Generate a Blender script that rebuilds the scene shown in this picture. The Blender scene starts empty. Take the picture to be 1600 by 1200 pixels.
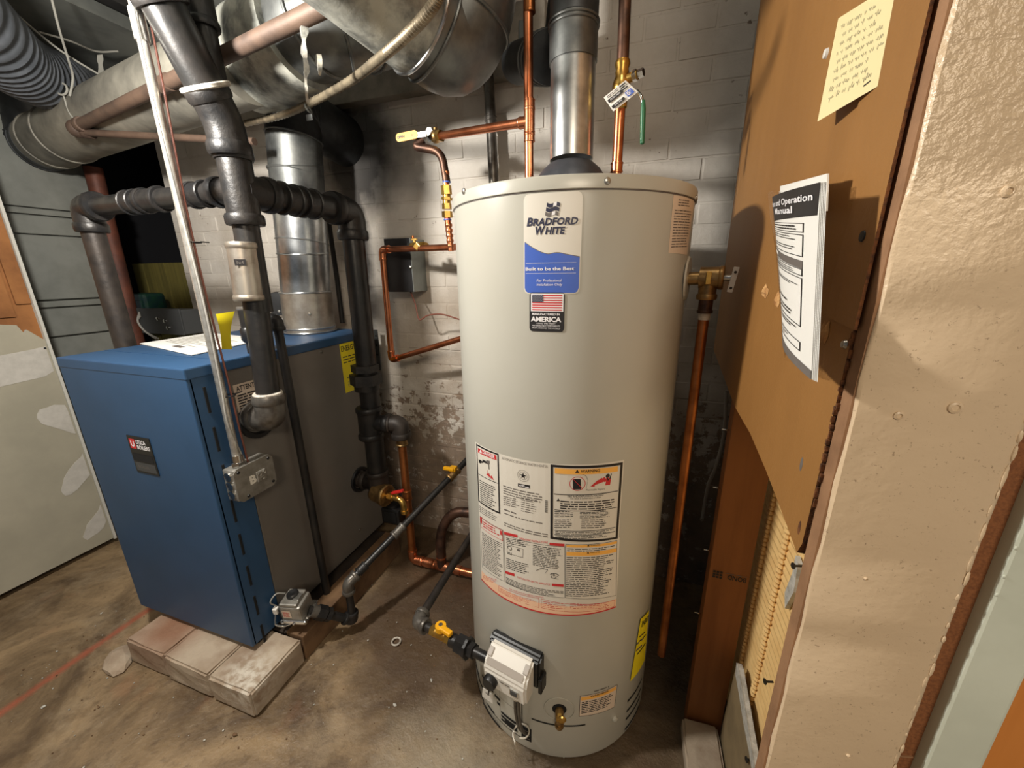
import bpy, bmesh, math, random
from mathutils import Vector, Matrix
V = lambda x, y, z: Vector((x, y, z))
rnd = random.Random(7)
SC = bpy.context.scene
COL = SC.collection
PI = math.pi

# ------------------------------------------------------------------ camera, world, lamps, exposure
cd = bpy.data.cameras.new('camera'); cam = bpy.data.objects.new('camera', cd); COL.objects.link(cam)
cd.sensor_width = 36.0; cd.lens = 610.0 / 1600 * 36; cd.clip_start = 0.02
cam.matrix_world = Matrix(((0.94917, -0.07719, 0.30516, 0), (0.31458, 0.2666, -0.91102, 0),
                           (-0.01104, 0.96071, 0.27733, 1.305), (0, 0, 0, 1)))
SC.camera = cam
w = bpy.data.worlds.new('world'); SC.world = w; w.use_nodes = True
w.node_tree.nodes['Background'].inputs[0].default_value = (0.86, 0.93, 1.0, 1)
w.node_tree.nodes['Background'].inputs[1].default_value = 0.11
def lamp(name, loc, power, col, size):
    d = bpy.data.lights.new(name, 'POINT'); d.energy = power; d.color = col; d.shadow_soft_size = size
    o = bpy.data.objects.new(name, d); o.location = loc; COL.objects.link(o); return o
lamp('bulb_by_boiler', (-1.10, 0.36, 1.80), 60, (1.0, 0.95, 0.87), 0.045)
lamp('bulb_overhead', (-0.05, 0.60, 2.26), 2.5, (1.0, 0.90, 0.76), 0.04)
ad = bpy.data.lights.new('room_light', 'AREA'); ad.energy = 34; ad.size = 0.7; ad.color = (1.0, 0.84, 0.64)
ao = bpy.data.objects.new('room_light', ad); ao.location = (0.55, -1.3, 2.25); ao.rotation_euler = (0.55, 0, 0.1); COL.objects.link(ao)
SC.view_settings.view_transform = 'Standard'; SC.view_settings.look = 'None'
SC.view_settings.gamma = 1.0; SC.view_settings.use_curve_mapping = False
SC.view_settings.exposure = 0.5

# ------------------------------------------------------------------ materials
def lin(c):
    return tuple(((x / 12.92) if x <= 0.04045 else ((x + 0.055) / 1.055) ** 2.4) for x in (c[0] / 255, c[1] / 255, c[2] / 255)) + (1,)
class NT:
    def __init__(s, name):
        m = bpy.data.materials.new(name); m.use_nodes = True; s.m = m; s.t = m.node_tree
        s.b = s.t.nodes['Principled BSDF']; s._pos = None
    def n(s, typ, **k):
        x = s.t.nodes.new(typ)
        for a, b in k.items(): setattr(x, a, b)
        return x
    def l(s, a, b): s.t.links.new(a, b)
    def pos(s):
        if not s._pos: s._pos = s.n('ShaderNodeNewGeometry').outputs['Position']
        return s._pos
    def noise(s, scale, detail=4, rough=0.55, vec=None, stretch=None, dist=0.0):
        v = vec or s.pos()
        if stretch:
            mp = s.n('ShaderNodeMapping'); mp.inputs['Scale'].default_value = stretch; s.l(v, mp.inputs[0]); v = mp.outputs[0]
        x = s.n('ShaderNodeTexNoise'); s.l(v, x.inputs['Vector']); x.inputs['Scale'].default_value = scale
        x.inputs['Detail'].default_value = detail; x.inputs['Roughness'].default_value = rough; x.inputs['Distortion'].default_value = dist
        return x.outputs['Fac']
    def ramp(s, f, lo, hi):
        x = s.n('ShaderNodeMapRange'); x.clamp = True; s.l(f, x.inputs[0])
        x.inputs[1].default_value = lo; x.inputs[2].default_value = hi
        return x.outputs[0]
    def math(s, op, a, b):
        x = s.n('ShaderNodeMath', operation=op)
        for i, q in enumerate((a, b)):
            if isinstance(q, (int, float)): x.inputs[i].default_value = q
            else: s.l(q, x.inputs[i])
        return x.outputs[0]
    def mix(s, f, a, b):
        x = s.n('ShaderNodeMix', data_type='RGBA')
        if isinstance(f, (int, float)): x.inputs[0].default_value = f
        else: s.l(f, x.inputs[0])
        for i, q in ((6, a), (7, b)):
            if isinstance(q, tuple): x.inputs[i].default_value = q
            else: s.l(q, x.inputs[i])
        return x.outputs[2]
    def xyz(s):
        x = s.n('ShaderNodeSeparateXYZ'); s.l(s.pos(), x.inputs[0]); return x.outputs
    def near(s, p, q=None, sc=(1, 1, 1)):
        """distance of the shaded point to a place in the room"""
        x = s.n('ShaderNodeVectorMath', operation='SUBTRACT'); s.l(s.pos(), x.inputs[0]); x.inputs[1].default_value = p
        y = s.n('ShaderNodeVectorMath', operation='MULTIPLY'); s.l(x.outputs[0], y.inputs[0]); y.inputs[1].default_value = sc
        z = s.n('ShaderNodeVectorMath', operation='LENGTH'); s.l(y.outputs[0], z.inputs[0]); return z.outputs['Value']
    def bump(s, h, strength, dist=0.004, prev=None):
        x = s.n('ShaderNodeBump'); s.l(h, x.inputs['Height']); x.inputs['Strength'].default_value = strength; x.inputs['Distance'].default_value = dist
        if prev: s.l(prev, x.inputs['Normal'])
        s.l(x.outputs[0], s.b.inputs['Normal']); return x.outputs[0]
    def out(s, col, rough, metal=0.0):
        if isinstance(col, tuple): s.b.inputs['Base Color'].default_value = col
        else: s.l(col, s.b.inputs['Base Color'])
        if isinstance(rough, (int, float)): s.b.inputs['Roughness'].default_value = rough
        else: s.l(rough, s.b.inputs['Roughness'])
        s.b.inputs['Metallic'].default_value = metal
        return s.m
def M(name, c, rough=0.5, metal=0.0, c2=None, scale=20, lo=0.4, hi=0.65, bump=0.0, bscale=60, stretch=None, spec=None):
    t = NT(name); col = lin(c)
    if c2:
        f = t.ramp(t.noise(scale, 5, 0.6, stretch=stretch), lo, hi); col = t.mix(f, lin(c), lin(c2))
    if bump: t.bump(t.noise(bscale, 4, 0.6), bump, 0.003)
    m = t.out(col, rough, metal)
    if spec is not None: t.b.inputs['Specular IOR Level'].default_value = spec
    return m
iron = M('black_iron', (30, 30, 30), 0.36, 0.2, (46, 43, 41), 14, bump=0.25, bscale=45)
iron_fit = M('cast_iron', (27, 27, 28), 0.42, 0.2, (44, 41, 39), 22, bump=0.4, bscale=70)
iron_grey = M('bare_steel_pipe', (112, 108, 102), 0.38, 0.6, (78, 72, 66), 25, bump=0.15)
iron_rust = M('rusty_iron', (58, 51, 46), 0.5, 0.3, (40, 36, 34), 20, bump=0.3)
brown_pipe = M('brown_iron_pipe', (100, 80, 67), 0.6, 0.2, (72, 58, 50), 9, bump=0.2)
red_pipe = M('red_brown_pipe', (104, 58, 42), 0.6, 0.2, (72, 42, 34), 10)
seal = M('pipe_dope', (206, 200, 188), 0.6, 0, (150, 142, 130), 40)
galv = M('galvanised_steel', (206, 208, 208), 0.28, 0.92, (170, 172, 172), 18, bump=0.06, bscale=12)
galv_warm = M('galvanised_collar', (176, 168, 156), 0.38, 0.85, (150, 140, 128), 18, bump=0.05, bscale=14)
galv_dull = M('dull_galvanised_steel', (120, 122, 120), 0.45, 0.75, (82, 84, 84), 10, bump=0.15, bscale=14)
galv_dark = M('sooty_galvanised_steel', (74, 76, 78), 0.5, 0.65, (44, 46, 48), 8, bump=0.15, bscale=14)
duct_skin = M('dusty_duct_skin', (150, 146, 134), 0.6, 0.3, (92, 90, 84), 7, 0.35, 0.7, bump=0.3, bscale=16)
duct_wrap = M('foil_duct_wrap', (178, 178, 168), 0.5, 0.35, (88, 90, 88), 14, 0.42, 0.66, bump=0.5, bscale=26)
flex_skin = M('dusty_flex_duct', (88, 92, 98), 0.75, 0.0, (68, 72, 78), 12)
foil = M('foil_tape', (196, 196, 190), 0.35, 0.7, (140, 140, 134), 40, bump=0.4, bscale=60)
emt = M('zinc_conduit', (206, 204, 198), 0.3, 0.8, (176, 172, 164), 60)
zinc = M('zinc_box_steel', (158, 154, 146), 0.42, 0.6, (132, 128, 120), 30)
copper = M('bright_copper', (214, 138, 98), 0.28, 0.95, (184, 106, 70), 16)
copper_dull = M('dull_copper', (176, 112, 66), 0.36, 0.9, (134, 80, 44), 16)
copper_old = M('tarnished_copper', (104, 76, 62), 0.45, 0.8, (62, 48, 42), 20)
brass = M('brass', (216, 176, 96), 0.28, 0.95, (184, 142, 70), 30)
brass_old = M('old_brass', (168, 136, 88), 0.4, 0.85, (120, 96, 62), 30)
chrome = M('chrome_steel', (214, 214, 212), 0.18, 1.0)
screw_m = M('screw_steel', (172, 170, 164), 0.3, 0.9)
jacket_m = M('beige_heater_enamel', (180, 178, 168), 0.30, 0, (176, 174, 163), 3)
hood_m = M('grey_draft_hood', (84, 86, 92), 0.42, 0.5, (70, 72, 78), 14)
blue_m = M('blue_boiler_enamel', (42, 74, 108), 0.45, 0, (39, 70, 102), 5)
grey_m = M('grey_boiler_enamel', (116, 111, 105), 0.42, 0.15, (110, 105, 99), 4)
black_m = M('black_plastic', (24, 24, 25), 0.4)
slot_m = M('dark_slot', (8, 8, 9), 0.9)
white_plastic = M('pale_grey_plastic', (222, 218, 210), 0.4)
grey_plastic = M('mid_grey_plastic', (168, 160, 152), 0.45)
box_grey = M('grey_box_enamel', (138, 144, 142), 0.45, 0.2, (120, 126, 124), 12)
box_black = M('black_box_enamel', (30, 30, 32), 0.5, 0.1, (44, 44, 46), 10)
dark_box = M('dark_grey_box', (72, 74, 76), 0.5, 0.2)
yellow_m = M('yellow_plastic', (228, 164, 14), 0.42)
yellow_tag = M('yellow_paper', (236, 218, 30), 0.5)
red_m = M('red_handle', (190, 38, 32), 0.45)
green_m = M('green_vinyl', (30, 96, 62), 0.35)
paper_m = M('white_paper', (228, 226, 220), 0.6)
label_m = M('white_label_vinyl', (214, 209, 198), 0.45)
label_warm = M('cream_label_vinyl', (214, 196, 177), 0.45)
peach_m = M('peach_label_vinyl', (236, 196, 164), 0.45)
note_m = M('pale_yellow_note_paper', (222, 208, 158), 0.65)
ink = M('black_ink', (30, 28, 30), 0.5)
ink_grey = M('grey_ink', (104, 98, 94), 0.5)
ink_red = M('red_ink', (196, 48, 52), 0.5)
ink_orange = M('orange_ink', (240, 178, 84), 0.5)
ink_blue = M('blue_ink', (66, 98, 186), 0.42)
ink_white = M('white_ink', (232, 230, 232), 0.45)
ink_navy = M('navy_ink', (40, 42, 66), 0.45)
ink_pencil = M('pencil_line', (124, 118, 100), 0.6)
wire_brown = M('brown_wire_sleeve', (116, 70, 58), 0.45)
wire_grey = M('grey_wire_sleeve', (150, 148, 142), 0.5)
black_line_m = M('plain_black', (22, 22, 22), 0.5)
string_m = M('dusty_string', (142, 140, 132), 0.8)
bx_m = M('armoured_cable_steel', (150, 138, 116), 0.42, 0.6, (108, 98, 82), 30)
fibre_m = M('brown_fibreboard', (148, 104, 52), 0.6, 0, (136, 94, 45), 5, bump=0.2, bscale=160, stretch=(1, 1, 0.3))
fibre_raw = M('torn_fibreboard', (206, 160, 104), 0.9, 0, (150, 100, 52), 60, bump=0.8, bscale=90)
fibre_edge = M('fibreboard_edge', (112, 66, 30), 0.9, 0, (62, 36, 18), 120, bump=0.8, bscale=120)
stud_m = M('stud_timber', (146, 92, 46), 0.6, 0, (128, 78, 36), 5, bump=0.15, bscale=60, stretch=(6, 6, 0.5))
raw_stud = M('grey_brown_stud', (150, 112, 80), 0.75, 0, (126, 92, 64), 14, bump=0.3, bscale=60)
lath_m = M('yellow_rib_lath', (238, 202, 138), 0.7, 0, (228, 188, 124), 24)
scrap_m = M('plasterboard_paper', (142, 124, 92), 0.8, 0, (124, 108, 80), 12)
torn_m = M('torn_gypsum', (196, 194, 186), 0.9, 0, (160, 158, 150), 60, bump=0.8, bscale=80)
olive_m = M('olive_board', (112, 102, 46), 0.7, 0, (92, 84, 38), 6, stretch=(8, 1, 0.6))
teal_m = M('dark_teal_case', (22, 48, 48), 0.4, 0, (28, 64, 44), 26)
void_m = M('dark_void', (22, 22, 26), 0.9)  # near-black tone for the recess and the stud gap
board_grey = M('grey_painted_boards', (132, 134, 128), 0.7, 0, (116, 118, 112), 6, bump=0.15, bscale=20)
ceil_m = M('dingy_ceiling_board', (112, 114, 108), 0.85, 0, (90, 92, 88), 4, bump=0.3, bscale=14)
joist_m = M('dark_joist', (58, 56, 54), 0.85, 0, (44, 42, 40), 6)
beam_m = M('painted_sheet_metal_trunk', (138, 130, 118), 0.65, 0.1, (104, 98, 88), 8, bump=0.25, bscale=10)
plain_white = M('white_painted_wallboard', (170, 164, 146), 0.7, 0, (158, 153, 136), 4, bump=0.1, bscale=30)
spackle_m = M('white_spackle', (196, 192, 184), 0.85, 0, (184, 180, 172), 30)
edge_m = M('gypsum_edge', (198, 196, 188), 0.85)
tan_board = M('tan_fibreboard', (156, 104, 58), 0.8, 0, (128, 82, 44), 8)
base_m = M('base_pan', (52, 42, 34), 0.8, 0.1, (40, 32, 26), 20)
plank_m = M('damp_timber_skid', (120, 92, 64), 0.8, 0, (88, 64, 44), 10, bump=0.3, bscale=40)
sill_m = M('dark_jamb_wood', (136, 86, 50), 0.8, 0, (112, 68, 38), 320, bump=0.15, bscale=400)
casing_m = M('pale_green_casing_paint', (206, 212, 198), 0.5, 0, (196, 202, 188), 6, bump=0.1, bscale=40)
door_m = M('orange_door_wood', (206, 132, 62), 0.5, 0, (196, 122, 54), 4, stretch=(6, 6, 0.4))
def concrete_block_mat():
    t = NT('concrete_block_face')
    a = t.mix(t.ramp(t.noise(9, 5), 0.4, 0.65), lin((176, 160, 140)), lin((146, 126, 106)))
    r = t.ramp(t.near((-1.50, 0.66, 0.1)), 0.16, 0.04)
    a = t.mix(t.math('MULTIPLY', r, 0.75), a, lin((132, 86, 60)))
    a = t.mix(t.math('MULTIPLY', t.ramp(t.near((-1.08, 0.60, 0.1)), 0.12, 0.03), t.ramp(t.noise(40, 4), 0.4, 0.6)), a, lin((206, 198, 184)))
    t.bump(t.noise(90, 6, 0.7), 0.6, 0.004)
    return t.out(a, 0.9)
block_m = concrete_block_mat()
def floor_mat():
    t = NT('worn_concrete_floor'); X, Y, Z = t.xyz()
    big = t.ramp(t.noise(2.6, 7, 0.66, dist=0.8), 0.38, 0.62)
    c = t.mix(big, lin((151, 128, 97)), lin((88, 71, 52)))
    c = t.mix(t.math('MULTIPLY', t.ramp(t.noise(5.5, 6, 0.7), 0.5, 0.72), 0.6), c, lin((164, 146, 120)))
    c = t.mix(t.math('MULTIPLY', t.ramp(t.noise(26, 6, 0.75), 0.52, 0.7), 0.6), c, lin((84, 66, 50)))
    c = t.mix(t.math('MULTIPLY', t.ramp(t.noise(7, 3, 0.5), 0.6, 0.75), 0.22), c, lin((158, 100, 66)))
    # damp brown patch round the pipes between the boiler and the heater
    wob = t.math('ADD', t.near((-0.62, 1.28, 0), sc=(0.95, 0.75, 1)), t.math('MULTIPLY', t.noise(4, 5), 0.35))
    c = t.mix(t.math('MULTIPLY', t.ramp(wob, 0.66, 0.52), 0.8), c, lin((70, 53, 39)))
    # grey mineral bloom in front of the heater
    wob2 = t.math('ADD', t.near((-0.36, 0.55, 0)), t.math('MULTIPLY', t.noise(6, 5), 0.4))
    c = t.mix(t.math('MULTIPLY', t.ramp(wob2, 0.52, 0.3), 0.55), c, lin((158, 150, 132)))
    # darker tone round the foot of the heater
    wob3 = t.math('ADD', t.near((-0.05, 1.05, 0), sc=(1, 1, 1)), t.math('MULTIPLY', t.noise(5, 6, 0.65), 0.4))
    c = t.mix(t.math('MULTIPLY', t.ramp(wob3, 0.72, 0.5), 0.7), c, lin((66, 54, 42)))
    # painted red line
    ax, ay, bx_, by_ = *V(-1.810, 0.334, 0.000).xy, *V(-1.817, 0.721, 0.000).xy
    L = math.hypot(bx_ - ax, by_ - ay); nx, ny = -(by_ - ay) / L, (bx_ - ax) / L
    d = t.math('ADD', t.math('MULTIPLY', t.math('SUBTRACT', X, ax), nx), t.math('MULTIPLY', t.math('SUBTRACT', Y, ay), ny))
    d = t.math('ADD', t.math('ABSOLUTE', d, 0), t.math('MULTIPLY', t.noise(16, 6, 0.7), 0.03))
    f = t.math('MULTIPLY', t.ramp(d, 0.038, 0.016), t.math('LESS_THAN', X, -1.6))
    c = t.mix(t.math('MULTIPLY', f, 0.8), c, lin((158, 82, 60)))
    b1 = t.bump(t.noise(9, 6, 0.62), 0.5, 0.02)
    t.bump(t.noise(85, 6, 0.7), 0.5, 0.004, b1)
    return t.out(c, t.ramp(t.noise(6, 4), 0.1, 0.95))
floor_m = floor_mat()
def brick_mat(name, base, chips):
    t = NT(name); X, Y, Z = t.xyz()
    white = t.mix(t.ramp(t.noise(3.5, 5, 0.6), 0.35, 0.7), lin((212, 206, 197)), lin((182, 173, 161)))
    bare = t.mix(t.ramp(t.noise(18, 5, 0.6), 0.35, 0.65), lin((128, 104, 84)), lin((86, 68, 54)))
    n = t.noise(24, 6, 0.68)
    low = t.math('MULTIPLY', t.ramp(Z, 0.95, 0.45), 0.28)
    peel = t.ramp(t.math('ADD', n, low), chips, chips + 0.05)
    c = t.mix(t.math('MULTIPLY', peel, 0.85), white, bare)
    mid = t.math('MULTIPLY', t.math('MULTIPLY', t.ramp(Z, 1.28, 1.12), t.ramp(X, -1.2, -1.0)), t.math('MULTIPLY', t.ramp(t.noise(5, 5, 0.6), 0.32, 0.62), 0.6))
    c = t.mix(mid, c, lin((138, 120, 100)))
    sn = t.math('MULTIPLY', t.noise(9, 5), 0.16)
    s1 = t.ramp(t.math('ADD', t.near((-1.20, 1.55, 1.80), sc=(1.0, 1, 0.8)), sn), 0.34, 0.20)
    s2 = t.ramp(t.math('ADD', t.near((-1.24, 1.55, 1.45), sc=(2.4, 1, 0.42)), sn), 0.27, 0.18)
    s = t.math('MAXIMUM', s1, s2)
    c = t.mix(t.math('MULTIPLY', s, 0.93), c, lin((38, 36, 36)))
    b = t.bump(t.noise(7, 5, 0.6), 0.5, 0.012)
    t.bump(t.math('SUBTRACT', t.noise(55, 5, 0.7), t.math('MULTIPLY', peel, 0.5)), 0.5, 0.004, b)
    return t.out(c, 0.75)
brick_m = brick_mat('painted_brick', 0, 0.66)
mortar_m = brick_mat('painted_mortar', 0, 0.64)
def plaster_mat():
    t = NT('bumpy_cream_plaster'); X, Y, Z = t.xyz()
    c = t.mix(t.ramp(t.noise(4, 4), 0.35, 0.7), lin((214, 191, 160)), lin((203, 180, 150)))
    up = t.ramp(Z, 1.24, 1.42)
    c = t.mix(t.math('MULTIPLY', t.ramp(t.noise(160, 4, 0.7), 0.62, 0.72), 0.35), c, lin((150, 122, 92)))
    c = t.mix(t.math('MULTIPLY', t.math('SUBTRACT', 1, up), t.math('MULTIPLY', t.ramp(t.noise(230, 3, 0.7), 0.64, 0.70), 0.6)), c, lin((120, 96, 74)))
    b = t.bump(t.math('MULTIPLY', t.noise(150, 3, 0.5), t.math('ADD', t.math('MULTIPLY', up, 0.85), 0.10)), 0.55, 0.005)
    t.bump(t.noise(22, 4, 0.55), 0.25, 0.006, b)
    return t.out(c, 0.36)
plaster_m = plaster_mat()
bag_t = NT('clear_plastic_film'); bag_t.out(lin((236, 234, 228)), 0.12)
bag_t.b.inputs['Transmission Weight'].default_value = 1.0; bag_t.b.inputs['IOR'].default_value = 1.08; bag_t.b.inputs['Alpha'].default_value = 0.55
bag_m = bag_t.m

# ------------------------------------------------------------------ mesh helpers
class MB:
    def __init__(s): s.v = []; s.f = []; s.m = []; s.s = []; s.mats = []
    def mi(s, m):
        if m not in s.mats: s.mats.append(m)
        return s.mats.index(m)
    def add(s, vs, fs, m, smooth=False):
        k = len(s.v); i = s.mi(m); s.v += [tuple(p) for p in vs]
        for f in fs: s.f.append([k + j for j in f]); s.m.append(i); s.s.append(smooth)
        return s
    def box(s, c, size, m, rot=None, bev=0.0):
        hx, hy, hz = (x / 2 for x in size); c = Vector(c)
        if bev <= 0:
            P = [Vector((sx * hx, sy * hy, sz * hz)) for sx in (-1, 1) for sy in (-1, 1) for sz in (-1, 1)]
            F = [(0, 1, 3, 2), (4, 6, 7, 5), (0, 4, 5, 1), (2, 3, 7, 6), (0, 2, 6, 4), (1, 5, 7, 3)]
        else:
            bm = bmesh.new(); bmesh.ops.create_cube(bm, size=1)
            for v in bm.verts: v.co = Vector((v.co.x * size[0], v.co.y * size[1], v.co.z * size[2]))
            bmesh.ops.bevel(bm, geom=bm.edges[:], offset=bev, segments=2, affect='EDGES', profile=0.6)
            bm.verts.index_update(); P = [v.co.copy() for v in bm.verts]; F = [[v.index for v in f.verts] for f in bm.faces]; bm.free()
        if rot: P = [rot @ p for p in P]
        return s.add([p + c for p in P], F, m)
    def tube(s, path, r, m, seg=20, caps=True, closed=False):
        path = [Vector(p) for p in path]; n = len(path); rs = r if isinstance(r, (list, tuple)) else [r] * n
        t0 = (path[1] - path[0]).normalized(); a = Vector((0, 0, 1)) if abs(t0.z) < 0.9 else Vector((1, 0, 0))
        u = t0.cross(a).normalized(); vs = []; prev = t0
        for i, p in enumerate(path):
            t = ((path[min(i + 1, n - 1)] - p).normalized() + (p - path[max(i - 1, 0)]).normalized())
            t = t.normalized() if t.length > 1e-6 else prev
            q = prev.rotation_difference(t); u = q @ u; u = (u - t * u.dot(t)).normalized(); b = t.cross(u); prev = t
            for k in range(seg):
                an = 2 * PI * k / seg; vs.append(p + (u * math.cos(an) + b * math.sin(an)) * rs[i])
        fs = []
        for i in range(n - 1):
            for k in range(seg):
                k2 = (k + 1) % seg; fs.append((i * seg + k, i * seg + k2, (i + 1) * seg + k2, (i + 1) * seg + k))
        s.add(vs, fs, m, True)
        if caps:
            s.add(vs[:seg], [tuple(reversed(range(seg)))], m); s.add(vs[-seg:], [tuple(range(seg))], m)
        return s
    def cyl(s, a, b, r, m, seg=20): return s.tube([a, b], r, m, seg)
    def ring(s, c, axis, r, r2, m, seg=28, s2=10):
        axis = Vector(axis).normalized(); a = Vector((0, 0, 1)) if abs(axis.z) < 0.9 else Vector((1, 0, 0))
        u = axis.cross(a).normalized(); b = axis.cross(u); c = Vector(c); vs = []; fs = []
        for i in range(seg):
            an = 2 * PI * i / seg; d = u * math.cos(an) + b * math.sin(an)
            for k in range(s2):
                bn = 2 * PI * k / s2; vs.append(c + d * (r + r2 * math.cos(bn)) + axis * r2 * math.sin(bn))
        for i in range(seg):
            for k in range(s2):
                fs.append((i * s2 + k, ((i + 1) % seg) * s2 + k, ((i + 1) % seg) * s2 + (k + 1) % s2, i * s2 + (k + 1) % s2))
        return s.add(vs, fs, m, True)
    def lathe(s, prof, c, m, seg=64, axis=(0, 0, 1), close=False):
        """prof: (radius, height) pairs along axis from c"""
        axis = Vector(axis).normalized(); a = Vector((0, 0, 1)) if abs(axis.z) < 0.9 else Vector((1, 0, 0))
        u = a.cross(axis).normalized() if abs(axis.z) < 0.9 else Vector((1, 0, 0)); b = axis.cross(u); c = Vector(c)
        vs = []; fs = []; n = len(prof)
        for i in range(seg):
            an = 2 * PI * i / seg; d = u * math.cos(an) + b * math.sin(an)
            for r, h in prof: vs.append(c + d * max(r, 1e-5) + axis * h)
        for i in range(seg):
            j = (i + 1) % seg
            for k in range(n - 1): fs.append((i * n + k, j * n + k, j * n + k + 1, i * n + k + 1))
        return s.add(vs, fs, m, True)
    def sphere(s, c, r, m, seg=16, sc=(1, 1, 1)):
        n = seg // 2; pr = [(r * math.sin(PI * i / n), -r * math.cos(PI * i / n)) for i in range(n + 1)]
        k = len(s.v); s.lathe(pr, (0, 0, 0), m, seg)
        s.v[k:] = [(c[0] + x * sc[0], c[1] + y * sc[1], c[2] + z * sc[2]) for x, y, z in s.v[k:]]
        return s
    def prism(s, pts, d, m, m_side=None):
        """flat outline pts pushed by vector d"""
        pts = [Vector(p) for p in pts]; d = Vector(d); n = len(pts); vs = pts + [p + d for p in pts]
        s.add(vs, [tuple(reversed(range(n))), tuple(range(n, 2 * n))], m)
        return s.add(vs, [(i, (i + 1) % n, n + (i + 1) % n, n + i) for i in range(n)], m_side or m)
    def hexnut(s, a, b, r, m): return s.tube([a, b], r, m, 6)
    # flat print through a mapping (s, z, lift) -> place on the carrying surface
    def patch(s, mp, q, m, lift=0.0004, n=1, nz=1):
        """q: four (s, z) corners: top-left, top-right, bottom-right, bottom-left"""
        vs = []; fs = []
        for j in range(nz + 1):
            for i in range(n + 1):
                a, b = i / n, j / nz
                x = (q[0][0] * (1 - a) + q[1][0] * a) * (1 - b) + (q[3][0] * (1 - a) + q[2][0] * a) * b
                z = (q[0][1] * (1 - a) + q[1][1] * a) * (1 - b) + (q[3][1] * (1 - a) + q[2][1] * a) * b
                vs.append(mp(x, z, lift))
        for j in range(nz):
            for i in range(n):
                k = j * (n + 1) + i; fs.append((k, k + 1, k + n + 2, k + n + 1))
        return s.add(vs, fs, m)
    def rect(s, mp, x0, z0, x1, z1, m, lift=0.0004, n=1): return s.patch(mp, ((x0, z1), (x1, z1), (x1, z0), (x0, z0)), m, lift, n)
    def poly(s, mp, pts, m, lift=0.0006): return s.add([mp(x, z, lift) for x, z in pts], [tuple(range(len(pts)))], m)
    def frame(s, mp, q, t, m, lift=0.0006, n=10):
        """border of thickness t just inside the four-cornered q"""
        cx = sum(p[0] for p in q) / 4; cz = sum(p[1] for p in q) / 4
        inn = [(p[0] + (t if p[0] < cx else -t), p[1] + (t if p[1] < cz else -t)) for p in q]
        for i in range(4):
            j = (i + 1) % 4; s.patch(mp, (q[i], q[j], inn[j], inn[i]), m, lift, n)
        return s
    def text(s, mp, txt, x, z, h, m, lift=0.0008, width=None, bold=0.0, shear=0.0, align='LEFT', slope=0.0):
        vs, fs, bb = glyphs(txt, bold, shear)
        k = h / 0.7; kx = k if not width else width / max(bb[1] - bb[0], 1e-6)
        off = {'LEFT': -bb[0], 'CENTER': -(bb[0] + bb[1]) / 2, 'RIGHT': -bb[1]}[align]
        P = [mp(x + (a + off) * kx, z + b * k + (a + off) * kx * slope, lift) for a, b in vs]
        return s.add(P, fs, m)
    def lines(s, mp, x0, x1, zt, zb, n, m, lift=0.0006, fill=0.5, slope=0.0, ragged=0.25):
        """rows of fine print too small to read: short bars of word length"""
        p = (zt - zb) / n
        for i in range(n):
            z1 = zt - i * p - p * (1 - fill) / 2; z0 = z1 - p * fill; x = x0; end = x1 - rnd.random() * ragged * (x1 - x0)
            while x < end:
                wd = p * rnd.uniform(0.8, 3.6); e = min(x + wd, end)
                s.patch(mp, ((x, z1 + (x - x0) * slope), (e, z1 + (e - x0) * slope), (e, z0 + (e - x0) * slope), (x, z0 + (x - x0) * slope)), m, lift)
                x = e + p * 0.45
        return s
    def build(s, name, parent=None, sharp=38):
        me = bpy.data.meshes.new(name); vs = [Vector(p) for p in s.v]
        lo = [min(p[i] for p in vs) for i in range(3)]; hi = [max(p[i] for p in vs) for i in range(3)]
        c = Vector(((lo[0] + hi[0]) / 2, (lo[1] + hi[1]) / 2, lo[2]))
        me.from_pydata([p - c for p in vs], [], s.f)
        for m in s.mats: me.materials.append(m)
        me.polygons.foreach_set('material_index', s.m); me.polygons.foreach_set('use_smooth', s.s)
        if any(s.s):
            bm = bmesh.new(); bm.from_mesh(me); bmesh.ops.remove_doubles(bm, verts=bm.verts, dist=1e-6)
            lim = math.radians(sharp)
            for e in bm.edges:
                if len(e.link_faces) == 2 and e.calc_face_angle(0) > lim: e.smooth = False
            bm.to_mesh(me); bm.free()
        me.update(); o = bpy.data.objects.new(name, me); COL.objects.link(o)
        WORLD[o.name] = c.copy()
        if parent is not None:
            o.parent = parent; o.location = c - WORLD[parent.name]
        else: o.location = c
        return o
WORLD = {}
_G = {}
def glyphs(txt, bold, shear):
    key = (txt, bold, shear)
    if key not in _G:
        cu = bpy.data.curves.new('lettering', 'FONT'); cu.body = txt; cu.offset = bold; cu.shear = shear; cu.resolution_u = 2
        o = bpy.data.objects.new('lettering', cu); COL.objects.link(o)
        me = bpy.data.meshes.new_from_object(o.evaluated_get(bpy.context.evaluated_depsgraph_get()))
        vs = [(v.co.x, v.co.y) for v in me.vertices]; fs = [tuple(p.vertices) for p in me.polygons]
        bpy.data.objects.remove(o); bpy.data.curves.remove(cu); bpy.data.meshes.remove(me)
        _G[key] = (vs, fs, (min(a for a, b in vs), max(a for a, b in vs)))
    return _G[key]
def tag(o, label, cat=None, group=None, kind=None):
    if label: o['label'] = label
    if cat: o['category'] = cat
    if group: o['group'] = group
    if kind: o['kind'] = kind
    return o
def thing(name, label, cat, loc, group=None):
    o = bpy.data.objects.new(name, None); COL.objects.link(o); o.location = loc; o.empty_display_size = 0.05
    WORLD[o.name] = Vector(loc); return tag(o, label, cat, group)
def struct(o, label=None): o['kind'] = 'structure'; return tag(o, label) if label else o
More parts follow.
